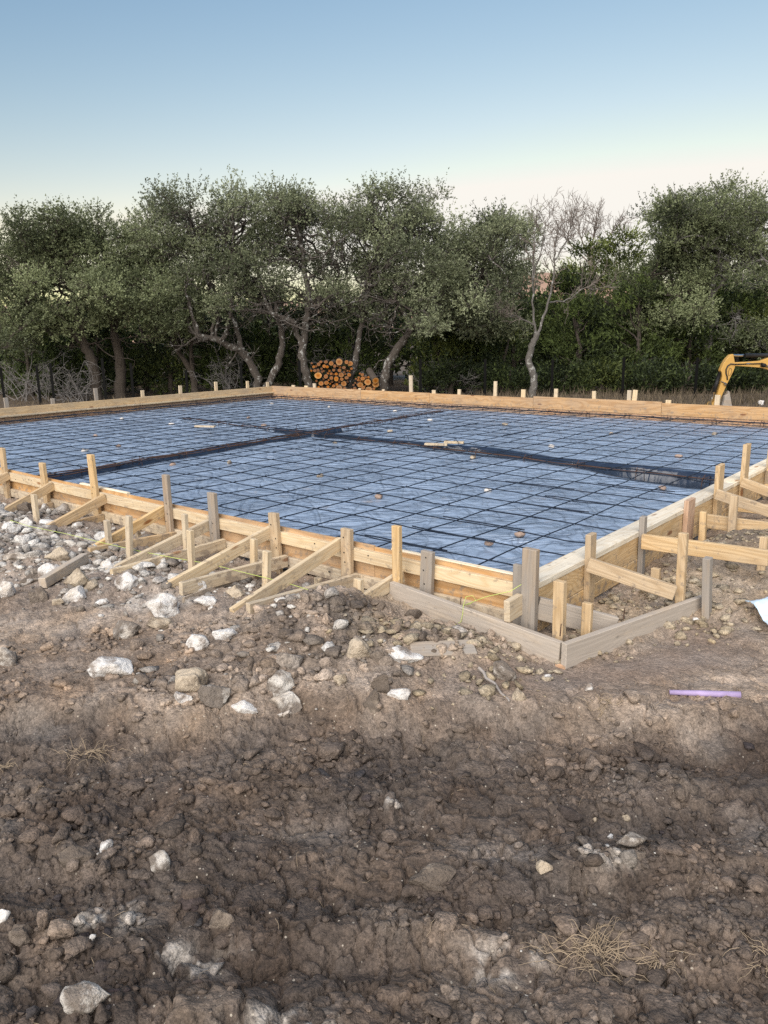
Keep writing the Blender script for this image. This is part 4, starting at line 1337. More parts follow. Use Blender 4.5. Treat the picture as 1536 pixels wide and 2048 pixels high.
# crumpled white sheet at the right
c = on_ground(1540, 1238)
u = np.linspace(-0.5, 0.5, 34)
UU, VV = np.meshgrid(u, u, indexing='ij')
XX = c.x + 0.12 + UU * 0.42
YY = c.y + 0.02 + VV * 0.34 + 0.10 * UU
ZZ = ground(XX.ravel(), YY.ravel()).reshape(XX.shape) * 0.3 + c.z * 0.7 + 0.035 + 0.03 * np.abs(fbm(XX * 6, YY * 6, 3, 7)) + 0.05 * np.exp(-((VV - 0.2) / 0.3) ** 2)
ii = np.arange(33)[:, None] * 34
jj = np.arange(33)[None, :]
Fc = np.stack([ii + jj, ii + 34 + jj, ii + 35 + jj, ii + jj + 1], -1).reshape(-1, 4)
o = obj('white_sheet', mesh_np('white_sheet', np.stack([XX.ravel(), YY.ravel(), ZZ.ravel()], -1), Fc, True), M_CLOTH)
md = o.modifiers.new('thickness', 'SOLIDIFY')
md.thickness = 0.003
tag(o, 'crumpled bluish white plastic sheet on the soil at the right edge', 'sheet')


def root_tuft(px, py, n, R, lab, seed, mat=M_ROOT, up=0.35, thick=0.0011):
    g = np.random.default_rng(seed)
    c = np.array(on_ground(px, py))
    pl = Pile()
    for k in range(n):
        st = c + np.array([g.normal(0, R * 0.30), g.normal(0, R * 0.16), 0.01])
        ang = g.uniform(0, 2 * math.pi)
        L = R * g.uniform(0.35, 1.15)
        m_ = 8
        t = np.linspace(0, 1, m_)
        d = ang + np.cumsum(g.normal(0, g.choice([0.06, 0.14, 0.3]), m_))
        xx = st[0] + np.cumsum(np.cos(d) * L / m_)
        yy = st[1] + np.cumsum(np.sin(d) * L / m_ * 0.75)
        zz = ghs(xx, yy) + 0.004 + up * L * np.sin(t * math.pi * g.uniform(0.6, 1.0)) * g.uniform(0.15, 0.6)
        pl.tube(np.stack([xx, yy, zz], -1), np.linspace(thick * g.uniform(.8, 1.6), thick * 0.5, m_), 3)
    return tag(obj('root_tuft', pl.mesh('root_tuft', True), mat), lab, 'dry roots', 'tufts of dry roots in the mud')


root_tuft(1185, 1905, 105, 0.15, 'large tuft of tan dry grass roots at the lower right', 1)
root_tuft(1310, 1920, 40, 0.085, 'smaller tuft of roots just right of the large one', 2)
root_tuft(1530, 1930, 26, 0.12, 'sparse pale roots at the lower right edge', 3)
root_tuft(172, 1505, 50, 0.12, 'tuft of grey dry roots at the left above the ruts', 4)
root_tuft(4, 1535, 26, 0.10, 'greenish dry roots at the left edge above the ruts', 5)
root_tuft(1205, 1425, 34, 0.10, 'small tuft of straw by the sandy lump left of the purple pipe', 6)
# hair-thin straws and root ends lying about
g_ = np.random.default_rng(77)
pl = Pile()
for k in range(110):
    y = g_.uniform(1.5, 4.0)
    x = g_.uniform(-1, 1) * (0.5 * y + 0.2)
    L = g_.uniform(0.02, 0.09)
    d = g_.uniform(0, 6.28) + np.cumsum(g_.normal(0, .4, 5))
    xx, yy = x + np.cumsum(np.cos(d)) * L / 5, y + np.cumsum(np.sin(d)) * L / 5
    pl.tube(np.stack([xx, yy, ghs(xx, yy) + 0.003 + g_.uniform(0, .012) * np.arange(5) / 4], -1), np.full(5, g_.uniform(0.0005, 0.0012)), 3)
tag(obj('straw_bits', pl.mesh('straw_bits', True), M_ROOT), 'thin bits of straw and root scattered over the mud', 'straw', None, 'stuff')

# ------------------------------------------------------------------ trees
def unit(v):
    return v / (np.linalg.norm(v, axis=-1, keepdims=True) + 1e-9)


def leaves_arrays(C, D, ln, wd, g):
    """a diamond shaped leaf at each point C along D"""
    n = len(C)
    side = unit(np.cross(D, g.normal(size=(n, 3))))
    nrm = np.cross(D, side)
    tip = D * ln[:, None]
    V = np.empty((n, 3, 3))
    V[:, 0] = C - side * (wd * 0.5)[:, None]
    V[:, 1] = C + tip + nrm * (wd * 0.15)[:, None]
    V[:, 2] = C + tip * 0.25 + side * (wd * 0.75)[:, None]
    F_ = np.arange(n * 3).reshape(n, 3)
    return V.reshape(-1, 3), F_


def limb(pl, p0, p1, r0, r1, g, n=9, wig=0.10, sides=6, droop=0.0):
    p0, p1 = np.array(p0, float), np.array(p1, float)
    L = np.linalg.norm(p1 - p0)
    t = np.linspace(0, 1, n)[:, None]
    w = np.cumsum(g.normal(0, wig * L / n ** 0.5 / 2, (n, 3)), 0)
    w = w - t * w[-1]
    P = p0 * (1 - t) + p1 * t + w * np.sin(t * math.pi) ** 0.6
    P[:, 2] += droop * L * np.sin(t[:, 0] * math.pi)
    R = r0 * (1 - t[:, 0]) ** 0.8 + r1
    pl.tube(P, R, sides)
    return P, R


def twiggy(pl, P, R, g, n, L, depth, rmin=0.006, updir=0.3, wig=0.35, along=0.0):
    """side twigs off a limb, branching again"""
    for _ in range(n):
        i = g.integers(max(1, len(P) // 3), len(P))
        d = unit(g.normal(size=3) + np.array([0, 0, updir]) + along * unit(P[-1] - P[0]))
        l_ = L * g.uniform(0.5, 1.2)
        e = P[i] + d * l_
        r0 = max(rmin, min(R[i] * 0.6, 0.03))
        P2, R2 = limb(pl, P[i], e, r0, rmin * 0.6, g, 5, wig, 3)
        if depth > 1:
            twiggy(pl, P2, R2, g, max(2, n // 2), L * 0.6, depth - 1, rmin, updir, wig, along)


def oak(name, label, trunks, blobs, seed, leaf_mat_, bark, dens=1.0, clump_r=0.62, dead=10, leaf=0.070):
    """trunks: list of ([(px,py,depth)...], r0, r1); blobs: (px, py, rx, ry, depth, clumps)"""
    g = np.random.default_rng(seed)
    base = trunks[0][0][0]
    b0 = at_depth(*base)
    b0.z = gz(b0.x, b0.y)
    root = empty(name, b0, label, 'tree')
    wood = Pile()
    ends = []
    for path, r0, r1 in trunks:
        K = np.array([at_depth(*q)[:] for q in path])
        K[0, 2] = min(K[0, 2], gz(K[0, 0], K[0, 1]) - 0.1) if path[0][1] > 740 else K[0, 2]
        tt = np.linspace(0, len(K) - 1, (len(K) - 1) * 5 + 1)
        P = np.stack([np.interp(tt, np.arange(len(K)), K[:, c]) for c in range(3)], -1)
        P[1:-1] = 0.25 * P[:-2] + 0.5 * P[1:-1] + 0.25 * P[2:]
        P[1:-1] += g.normal(0, 0.02, P[1:-1].shape)
        R = np.linspace(r0, r1, len(P)) * (1 + 0.08 * g.normal(size=len(P)))
        R[0] *= 1.25
        wood.tube(P, R, 9)
        for q in range(len(P) // 2, len(P)):
            ends.append((P[q], R[q]))
        twiggy(wood, P, R, g, 5, 0.7, 2)
    E_ = np.array([e[0] for e in ends])
    Rr_ = np.array([e[1] for e in ends])
    LV, LF, LT, nv = [], [], [], 0
    for (px, py, rx, ry, dep, nc) in blobs:
        for _ in range(nc):
            th, rr = g.uniform(0, 2 * math.pi), g.random() ** 0.55
            c = np.array(at_depth(px + rx * rr * math.cos(th), py + ry * rr * math.sin(th), dep + g.normal(0, 0.9))[:])
            k = np.argmin(np.linalg.norm((E_ - c) * [1, 1, 0.8], axis=1) + g.random(len(E_)) * 0.8)
            P, R = limb(wood, E_[k], c, min(Rr_[k] * 0.55, 0.07), 0.012, g, 8, 0.28, 5, 0.06)
            twiggy(wood, P, R, g, 3, 0.55, 2, 0.006)
            cr = clump_r * g.uniform(0.55, 1.0)
            nt_ = int(125 * dens * g.uniform(0.7, 1.3))
            dirs = unit(g.normal(size=(nt_, 3)) * [1, 1, 0.8] + [0, 0, 0.15])
            rad = cr * g.random(nt_) ** 0.5
            st = c + dirs * rad[:, None] * [1.15, 1.15, 0.75]
            td = unit(dirs + [0, 0, 0.55] + g.normal(0, 0.45, (nt_, 3)))
            tl = g.uniform(0.16, 0.40, nt_) * (1 + 0.7 * np.clip(dirs[:, 2], 0, 1))
            nl = 11
            t = g.random((nt_, nl)) ** 0.8
            C = st[:, None, :] + td[:, None, :] * (t * tl[:, None])[..., None] + g.normal(0, 0.018, (nt_, nl, 3))
            D = unit(td[:, None, :] * 0.7 + g.normal(0, 0.65, (nt_, nl, 3)))
            C, D = C.reshape(-1, 3), D.reshape(-1, 3)
            n_ = len(C)
            V, F_ = leaves_arrays(C, D, g.uniform(0.7, 1.3, n_) * leaf, g.uniform(0.4, 0.62, n_) * leaf, g)
            tone = np.repeat(np.clip(g.normal(0.5, 0.26) + g.normal(0, 0.2, n_), 0, 1), 3)
            LV.append(V)
            LF.append(F_ + nv)
            LT.append(tone)
            nv += len(V)
            # the twigs that carry the leaves
            sel = g.choice(nt_, max(1, nt_ // 5), replace=False)
            for s_ in sel:
                wood.tube([c + (st[s_] - c) * 0.3, st[s_], st[s_] + td[s_] * tl[s_]], [0.008, 0.006, 0.003], 3)
    for _ in range(dead):
        k = g.integers(0, len(E_))
        e = E_[k] + np.array([g.normal(0, 1.4), g.normal(-0.6, 0.6), g.uniform(-0.7, 0.5)])
        P, R = limb(wood, E_[k], e, 0.03, 0.006, g, 8, 0.35, 4, -0.08)
        twiggy(wood, P, R, g, 6, 0.5, 2, 0.005, -0.1)
    obj('trunk', wood.mesh('trunk', True), bark, root)
    m = mesh_np('crown', np.concatenate(LV), np.concatenate(LF))
    add_attr(m, 'tone', np.concatenate(LT))
    obj('crown', m, leaf_mat_, root)
    return root


D0 = 27.0
oak('live_oak', 'dense dark live oak with two trunks at the far left of the tree line', [([(195, 800, D0), (188, 730, D0), (172, 690, D0), (128, 655, D0), (60, 622, D0)], .21, .10), ([(243, 800, D0 + .5), (240, 720, D0 + .5), (228, 660, D0 + .3), (240, 590, D0 + .5), (205, 500, D0 + .5)], .20, .07), ([(172, 690, D0), (150, 600, D0 - .4), (120, 500, D0 - .3)], .1, .05)],
    [(115, 464, 95, 72, D0, 17), (55, 516, 75, 80, D0 + .5, 13), (190, 516, 70, 70, D0 + .5, 9), (100, 590, 130, 60, D0 - .6, 16), (220, 590, 60, 50, D0 - .8, 6), (-20, 560, 60, 120, D0, 6), (30, 680, 50, 50, D0 - 1, 4), (130, 520, 110, 60, D0 + .3, 9), (240, 494, 30, 40, D0 + 1, 4), (90, 640, 110, 28, D0 - 1, 8), (225, 625, 55, 28, D0 - 1, 5)], 1, M_OAK, M_BARK, 0.85, 0.66)
oak('live_oak', 'low spreading live oak leaning left between the double trunk and the forked trunk', [([(395, 790, D0 + 1), (385, 745, D0 + 1), (358, 705, D0 + 1), (345, 660, D0 + .8), (300, 610, D0)], .13, .06), ([(385, 745, D0 + 1), (382, 690, D0 + 1), (390, 640, D0 + .5)], .09, .05)],
    [(310, 560, 80, 55, D0 - .5, 11), (400, 590, 60, 55, D0 - .3, 7), (330, 640, 60, 35, D0 - .8, 5), (290, 486, 50, 40, D0 + 1, 5), (260, 520, 60, 50, D0 + .8, 6), (370, 520, 70, 40, D0 + .6, 6), (320, 640, 80, 30, D0 - 1, 6)], 2, M_OAK, M_BARK, 0.9, 0.6)
oak('live_oak', 'airy live oak with a low forked trunk and a long pale limb reaching left', [([(520, 795, D0 - .5), (512, 745, D0 - .5), (485, 705, D0 - .6), (440, 680, D0 - .9), (395, 672, D0 - 1.2)], .16, .09), ([(512, 770, D0 - .5), (555, 735, D0 - .4), (566, 690, D0 - .4), (560, 640, D0 - .4), (480, 560, D0 - .2), (450, 480, D0)], .14, .06), ([(485, 705, D0 - .6), (470, 640, D0 - .2), (395, 540, D0), (380, 440, D0)], .09, .04)],
    [(345, 429, 70, 45, D0, 8), (430, 419, 75, 45, D0, 10), (380, 494, 90, 50, D0 + .3, 7), (490, 484, 70, 60, D0, 6), (450, 590, 70, 60, D0 - .4, 6), (540, 434, 60, 48, D0, 8), (350, 474, 70, 50, D0 + .4, 6), (420, 520, 90, 50, D0 + .4, 8), (520, 540, 60, 50, D0 + .3, 6), (300, 434, 25, 30, D0, 3), (440, 615, 80, 32, D0 - 1, 6), (540, 595, 60, 35, D0 - .2, 5)], 3, M_OAK2, M_BARKL, 0.42, 0.56, 18)
oak('live_oak', 'tall lichen covered live oak with dark pruned knots left of the woodpile', [([(632, 800, D0 - 1), (612, 755, D0 - 1), (603, 710, D0 - 1), (612, 650, D0 - 1), (616, 590, D0 - 1), (607, 520, D0 - .8), (600, 440, D0 - .6)], .17, .05), ([(603, 690, D0 - 1), (585, 640, D0 - 1), (545, 628, D0 - 1.1)], .10, .07), ([(612, 560, D0 - 1), (650, 530, D0 - .8), (705, 520, D0 - .8)], .05, .02)],
    [(560, 424, 70, 42, D0 - .5, 9), (630, 419, 60, 42, D0 - .5, 9), (590, 486, 80, 55, D0 - .3, 6), (520, 516, 50, 60, D0, 4), (660, 486, 40, 60, D0 - .4, 5), (650, 600, 40, 40, D0, 4), (580, 464, 90, 45, D0 - .3, 7), (560, 560, 70, 45, D0 + .5, 6), (640, 540, 50, 45, D0 + .3, 5), (655, 610, 45, 35, D0 - .2, 4), (500, 620, 50, 35, D0 + .3, 3)], 4, M_OAK2, M_BARKL, 0.42, 0.54, 16)
oak('live_oak', 'live oak with a slender speckled trunk standing between the two log stacks', [([(690, 800, D0 - .6), (700, 765, D0 - .6), (712, 720, D0 - .6), (722, 660, D0 - .6), (730, 600, D0 - .6), (745, 560, D0 - .5), (770, 480, D0 - .3)], .13, .05), ([(730, 640, D0 - .6), (695, 620, D0 - .7), (675, 580, D0 - .6)], .06, .03), ([(733, 600, D0 - .6), (730, 565, D0 - .8), (738, 555, D0 - .8)], .05, .03)],
    [(735, 424, 55, 45, D0 - .3, 10), (800, 424, 50, 45, D0 - .3, 9), (860, 429, 38, 42, D0, 6), (760, 496, 90, 55, D0, 10), (840, 496, 60, 50, D0 + .2, 7), (720, 570, 60, 45, D0 + .4, 7), (700, 496, 45, 60, D0, 6), (790, 464, 80, 40, D0, 7), (800, 540, 70, 45, D0 + .2, 7), (735, 600, 75, 35, D0 - .2, 7), (680, 630, 40, 30, D0, 3)], 5, M_OAK2, M_BARKL, 0.48, 0.56, 14)
oak('live_oak', 'live oak with a curved trunk leaning right beside the smaller log stack', [([(764, 800, D0 - 1), (768, 760, D0 - 1), (778, 725, D0 - 1), (800, 690, D0 - 1), (825, 655, D0 - 1), (850, 620, D0 - 1), (860, 560, D0 - .8)], .17, .08), ([(825, 655, D0 - 1), (800, 610, D0 - 1.2), (790, 600, D0 - 1.3)], .08, .05), ([(850, 620, D0 - 1), (930, 590, D0 - 1), (990, 520, D0 - .8)], .08, .04)],
    [(850, 560, 70, 55, D0 - .9, 10), (930, 590, 60, 60, D0 - 1, 9), (1005, 560, 50, 70, D0 - .8, 8), (960, 486, 50, 45, D0 - .3, 7), (1005, 469, 42, 38, D0, 6), (900, 516, 55, 45, D0, 7), (1040, 494, 22, 50, D0 + .3, 4), (900, 660, 70, 30, D0 - 1.2, 5), (940, 530, 70, 50, D0 - .6, 8), (880, 610, 80, 40, D0 - .8, 6), (930, 650, 80, 30, D0 - 1.2, 6), (1010, 640, 50, 35, D0 - 1, 5)], 6, M_OAK2, M_BARKL, 0.78, 0.58, 10)
oak('live_oak', 'tall live oak with a pale forked trunk behind the yellow digger arm', [([(1412, 800, D0 + 1), (1414, 720, D0 + 1), (1420, 650, D0 + 1), (1424, 590, D0 + 1), (1436, 520, D0 + 1), (1430, 460, D0 + 1)], .17, .07), ([(1424, 590, D0 + 1), (1450, 555, D0 + .9), (1490, 515, D0 + .8), (1510, 450, D0 + .8)], .10, .05), ([(1445, 700, D0 + 1), (1465, 650, D0 + 1), (1480, 620, D0 + 1)], .05, .03)],
    [(1330, 454, 45, 45, D0 + 1, 9), (1400, 434, 60, 48, D0 + 1, 12), (1460, 429, 50, 50, D0 + 1, 11), (1520, 464, 40, 60, D0 + 1, 9), (1400, 506, 90, 35, D0 + 1, 8), (1500, 540, 60, 60, D0 + .8, 7), (1500, 650, 60, 50, D0 + .6, 6), (1560, 520, 50, 110, D0 + .8, 8), (1360, 455, 60, 30, D0 + 1, 6), (1440, 484, 90, 45, D0 + 1.2, 10), (1350, 486, 50, 40, D0 + 1.2, 6)], 7, M_OAK, M_BARKP, 0.62, 0.58, 8)
oak('live_oak', 'low grey green oak growing in front of the junipers right of the bare tree', [([(1300, 800, D0 + 3), (1295, 720, D0 + 3), (1290, 640, D0 + 2.5), (1280, 580, D0 + 2)], .08, .05)],
    [(1270, 570, 60, 40, D0 + 1.6, 5), (1340, 560, 60, 45, D0 + 1.6, 6), (1320, 640, 70, 35, D0 + 1, 4), (1390, 610, 40, 50, D0 + 1, 4), (1370, 516, 50, 35, D0 + 1.5, 6)], 8, M_OAK, M_BARK, 0.9, 0.6, 6)


def bare_tree(name, label, px, dep, top, seed, spread, trunk_r, paths, mat):
    g = np.random.default_rng(seed)
    b0 = horizon_point(px, dep, 0)
    b0.z = gz(b0.x, b0.y)
    root = empty(name, b0, label, 'tree')
    pl, tw = Pile(), Pile()
    for path, r0, r1 in paths:
        K = np.array([at_depth(*q)[:] for q in path])
        if path[0][1] > 740:
            K[0, 2] = min(K[0, 2], b0.z - 0.1)
        tt = np.linspace(0, len(K) - 1, (len(K) - 1) * 5 + 1)
        P = np.stack([np.interp(tt, np.arange(len(K)), K[:, c]) for c in range(3)], -1)
        P[1:-1] = 0.25 * P[:-2] + 0.5 * P[1:-1] + 0.25 * P[2:]
        P[1:-1] += g.normal(0, 0.018, P[1:-1].shape)
        R = np.linspace(r0, r1, len(P))
        pl.tube(P, R, 8)
        if path[0][1] <= 740 or len(paths) == 1:
            twiggy(tw, P, R, g, 11, spread, 3, 0.0048 if dep < 30 else 0.009, 0.6, 0.12, 1.2)
    obj('trunk', pl.mesh('trunk', True), mat, root)
    obj('twigs', tw.mesh('twigs', True), M_BAREWOOD, root)


DB = 25.0
bare_tree('bare_tree', 'leafless grey tree with a crooked trunk standing before the junipers', 1062, DB, 400, 31, 0.62, .11,
          [([(1064, 800, DB), (1070, 752, DB), (1056, 722, DB), (1066, 685, DB), (1076, 665, DB)], .125, .09),
           ([(1072, 670, DB), (1065, 620, DB), (1066, 540, DB), (1068, 490, DB), (1074, 432, DB)], .042, .008),
           ([(1075, 668, DB), (1095, 610, DB), (1108, 550, DB), (1110, 495, DB), (1118, 442, DB)], .046, .008),
           ([(1098, 605, DB), (1135, 600, DB + .3), (1170, 575, DB + .3), (1205, 580, DB + .3)], .028, .007),
           ([(1110, 520, DB), (1135, 480, DB), (1143, 445, DB)], .03, .01),
           ([(1066, 560, DB), (1085, 490, DB), (1092, 440, DB)], .03, .01),
           ([(1068, 650, DB), (1030, 630, DB - .3), (1000, 640, DB - .3)], .03, .008)], M_BARKP)
bare_tree('bare_tree', 'fine twigged leafless tree far behind the junipers against the sky', 1185, 46.0, 440, 32, 1.15, .2,
          [([(1185, 700, 46), (1185, 560, 46), (1180, 500, 46)], .22, .14), ([(1180, 520, 46), (1160, 470, 46), (1150, 450, 46)], .05, .015), ([(1180, 510, 46), (1190, 460, 46), (1195, 447, 46)], .05, .015), ([(1182, 520, 46), (1210, 480, 46), (1225, 462, 46)], .05, .015), ([(1182, 530, 46), (1140, 490, 46), (1125, 470, 46)], .05, .015)], M_BAREWOOD)


def juniper(label, px, dep, top_py, half_px, seed, mat, n=1500, taper=0.75):
    g = np.random.default_rng(seed)
    b0 = horizon_point(px, dep, 0)
    b0.z = gz(b0.x, b0.y)
    root = empty('juniper', b0, label, 'tree', 'junipers behind the oaks')
    H = at_depth(px, top_py, dep).z - b0.z
    Rm = half_px / FPX * dep
    wood = Pile()
    wood.tube(np.array([[b0.x, b0.y, b0.z - 0.1], [b0.x + g.normal(0, .1), b0.y, b0.z + H * 0.45], [b0.x + g.normal(0, .2), b0.y, b0.z + H * 0.9]]), [0.13, 0.08, 0.02], 7)
    # boughs: each a bunch of upswept sprays
    LV, LF, LT, nv = [], [], [], 0
    nb = n // 40
    hz = g.random(nb) ** 1.05
    prof = np.clip(np.sin(np.clip(hz * 0.9 + 0.12, 0, 1) * math.pi) ** taper, 0.12, 1)
    an = g.uniform(0, 2 * math.pi, nb)
    rr = Rm * prof * g.uniform(0.55, 1.08, nb)
    C0 = np.stack([b0.x + rr * np.cos(an), b0.y + rr * np.sin(an) * 0.8, b0.z + 0.05 + hz * (H - 0.25)], -1)
    for k in range(nb):
        out = unit(np.array([math.cos(an[k]), math.sin(an[k]), 0.75]))
        ns = 40
        st = C0[k] + g.normal(0, 1, (ns, 3)) * [0.20, 0.20, 0.16] + np.outer(g.random(ns), out) * 0.45
        td = unit(out + g.normal(0, 0.42, (ns, 3)) + [0, 0, 0.25])
        nl = 6
        t = np.linspace(0.0, 1.0, nl)[None, :] + g.normal(0, .08, (ns, nl))
        tl = g.uniform(0.14, 0.30, ns)
        C = st[:, None] + td[:, None] * (t * tl[:, None])[..., None]
        D = unit(td[:, None] + g.normal(0, 0.5, (ns, nl, 3)))
        C, D = C.reshape(-1, 3), D.reshape(-1, 3)
        n_ = len(C)
        V, F_ = leaves_arrays(C, D, g.uniform(0.09, 0.16, n_), g.uniform(0.03, 0.052, n_), g)
        LV.append(V)
        LF.append(F_ + nv)
        LT.append(np.repeat(np.clip(g.normal(0.40 if half > 45 else 0.12, 0.28 if half > 45 else 0.15) + g.normal(0, 0.2, n_), 0, 1), 3))  # low bushes toned darker, painting in the shade under the trees
        nv += len(V)
        if k % 3 == 0:
            limb(wood, [b0.x, b0.y, b0.z + hz[k] * H * 0.7], C0[k], 0.03, 0.008, g, 5, 0.2, 4)
    obj('trunk', wood.mesh('trunk', True), M_BARK, root)
    m = mesh_np('crown', np.concatenate(LV), np.concatenate(LF))
    add_attr(m, 'tone', np.concatenate(LT))
    obj('crown', m, mat, root)


J = [
    (20, 31, 640, 70, 0, 'juniper at the far left edge behind the dead brush'),
    (120, 32, 610, 75, 0, 'juniper behind the left oak trunks'),
    (290, 31.5, 600, 75, 0, 'juniper seen between the first and second oak'),
    (420, 32, 590, 80, 0, 'juniper behind the low spreading oak'),
    (540, 31, 600, 80, 0, 'juniper behind the forked oak trunk'),
    (660, 32, 580, 75, 0, 'juniper behind the larger log stack'),
    (780, 32, 590, 80, 0, 'juniper behind the smaller log stack'),
    (340, 29.5, 690, 45, 1, 'small yellow green juniper at the foot of the low oak'),
    (880, 29, 650, 65, 1, 'yellow green juniper right of the curved oak trunk'),
    (960, 29.5, 640, 60, 1, 'yellow green juniper left of the bare tree'),
    (1030, 30.5, 610, 60, 0, 'dark juniper just behind the bare tree'),
    (1130, 31, 560, 70, 0, 'dark juniper right of the bare tree trunk'),
    (1165, 32, 495, 62, 1, 'tall bright juniper below the far leafless tree'),
    (1235, 33, 468, 70, 1, 'tallest bright juniper in the middle right'),
    (1240, 30, 620, 60, 0, 'dark juniper in front of the tallest bright one'),
    (1330, 32, 500, 80, 0, 'dark juniper behind the low grey green oak'),
    (1345, 29.5, 650, 55, 1, 'yellow green juniper by the right fence post'),
    (1430, 31.5, 560, 75, 0, 'dark juniper behind the pale forked oak'),
    (1505, 30, 620, 65, 1, 'yellow green juniper above the digger arm'),
    (1600, 31, 560, 80, 0, 'dark juniper at the right edge'),
    (1190, 29.2, 690, 45, 0, 'low dark juniper between two fence posts'),
    (1270, 28.2, 560, 62, 0, 'broad dark juniper right of the middle fence post'),
    (1375, 28.4, 575, 60, 0, 'broad dark juniper left of the pale forked oak trunk'),
    (1470, 28.6, 590, 60, 0, 'broad dark juniper right of the pale forked oak trunk'),
    (1540, 28.3, 600, 55, 1, 'bright juniper at the right edge above the digger'),
    (1150, 28.6, 600, 55, 0, 'dark juniper between the bare tree and the tall bright ones'),
    (1000, 28.6, 660, 50, 0, 'low dark juniper just left of the bare tree trunk'),
    (700, 29.5, 640, 60, 0, 'dark juniper filling the gap above the log stacks'),
    (470, 29.8, 640, 65, 0, 'dark juniper behind the long pale limb'),
    (200, 29.8, 630, 65, 0, 'dark juniper between the double oak trunks'),
    (60, 29.5, 650, 65, 0, 'dark juniper behind the grey dead brush'),
    (600, 30.2, 620, 60, 0, 'dark juniper behind the lichen covered trunk'),
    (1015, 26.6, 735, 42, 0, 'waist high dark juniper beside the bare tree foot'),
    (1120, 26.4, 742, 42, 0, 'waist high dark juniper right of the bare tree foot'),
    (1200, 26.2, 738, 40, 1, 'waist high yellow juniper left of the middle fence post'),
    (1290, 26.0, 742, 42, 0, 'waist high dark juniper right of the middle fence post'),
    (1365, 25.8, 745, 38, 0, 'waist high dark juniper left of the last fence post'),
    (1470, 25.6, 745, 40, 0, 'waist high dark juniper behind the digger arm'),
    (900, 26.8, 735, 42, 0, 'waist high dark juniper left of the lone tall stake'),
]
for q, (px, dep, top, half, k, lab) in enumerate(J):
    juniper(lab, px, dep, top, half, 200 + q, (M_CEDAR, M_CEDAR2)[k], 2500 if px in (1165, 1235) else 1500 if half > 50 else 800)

# the wood behind: dark thicket that closes the gaps under the crowns
g = np.random.default_rng(9)
LV, LF, LT, nv = [], [], [], 0
for k in range(520):
    c = np.array([g.uniform(-24, 26), g.uniform(34.5, 38.5), 0.0])
    c[2] = g.random() ** 0.8 * (3.6 + 0.8 * math.sin(c[0] * 0.5)) - 0.4
    n_ = 120
    C = c + g.normal(0, 1, (n_, 3)) * [0.5, 0.5, 0.4]
    D = unit(g.normal(size=(n_, 3)) + [0, 0, 0.6])
    V, F_ = leaves_arrays(C, D, g.uniform(0.22, 0.42, n_), g.uniform(0.10, 0.19, n_), g)
    LV.append(V); LF.append(F_ + nv); LT.append(np.repeat(np.clip(g.normal(0.3, 0.2, n_), 0, 1), 3)); nv += len(V)
m = mesh_np('thicket', np.concatenate(LV), np.concatenate(LF))
add_attr(m, 'tone', np.concatenate(LT))
tag(obj('thicket', m, M_CEDAR), 'dark far thicket filling the gaps behind the junipers', 'thicket', None, 'stuff')


def brush(label, px, dep, half, top, n, seed):
    g = np.random.default_rng(seed)
    b0 = horizon_point(px, dep, 0)
    b0.z = gz(b0.x, b0.y)
    pl = Pile()
    Rm = half / FPX * dep
    H = at_depth(px, top, dep).z - b0.z
    for _ in range(n):
        st = np.array(b0[:]) + np.array([g.normal(0, Rm * .35), g.normal(0, .3), 0.0])
        e = st + np.array([g.normal(0, Rm * .7), g.normal(-.2, .5), g.uniform(0.25, 1.0) * H])
        P, R = limb(pl, st, e, 0.013, 0.004, g, 8, 0.16, 4, g.uniform(0, .2))
        twiggy(pl, P, R, g, 7, 0.45, 2, 0.0045, 0.0, 0.15, 0.6)
    o = obj('dead_brush', pl.mesh('dead_brush', True), M_DEADTWIG)
    tag(o, label, 'brush', 'dead brush under the trees')


brush('grey dead brush under the leftmost oak limb', 60, 27.2, 65, 690, 16, 61)
brush('silver tangle of dead branches left of the double oak trunk', 150, 26.6, 45, 710, 18, 62)
brush('dead twigs hanging beside the forked oak trunk', 470, 28, 40, 670, 12, 63)
brush('dark dead twigs piled above the larger log stack', 670, 29, 55, 690, 16, 64)
brush('grey dead branches right of the smaller log stack', 880, 27.4, 45, 720, 12, 65)
brush('grey dead branches at the foot of the yellow green juniper', 940, 27, 40, 750, 8, 66)
brush('low dead twigs behind the fence right of the bare tree', 1150, 28, 70, 740, 12, 67)
brush('dead twigs under the pale forked oak', 1310, 28, 50, 740, 8, 68)

# dry grass along the fence
g = np.random.default_rng(12)
n_ = 16000
y = g.uniform(18.5, 27.0, n_)
x = g.uniform(-15, 16, n_)
a, b = slab_ab(x, y)
k = (b > SB + 0.35) | (a > SA + 0.4)
k &= g.random(n_) < np.clip(0.35 + 0.9 * fbm(x * 0.7, y * 0.7, 2, 15), 0.05, 1)
x, y = x[k], y[k]
C = np.stack([x, y, ground(x, y) - 0.01], -1)
D = unit(np.stack([g.normal(0, .3, len(x)), g.normal(0, .3, len(x)), np.ones(len(x))], -1))
V, F_ = leaves_arrays(C, D, g.uniform(0.06, 0.26, len(x)), g.uniform(0.012, 0.025, len(x)), g)
m = mesh_np('dry_grass', V, F_)
add_attr(m, 'tone', np.repeat(g.random(len(x)), 3))
tag(obj('dry_grass', m, M_GRASS), 'dry tan grass along the fence behind the formwork', 'grass', None, 'stuff')

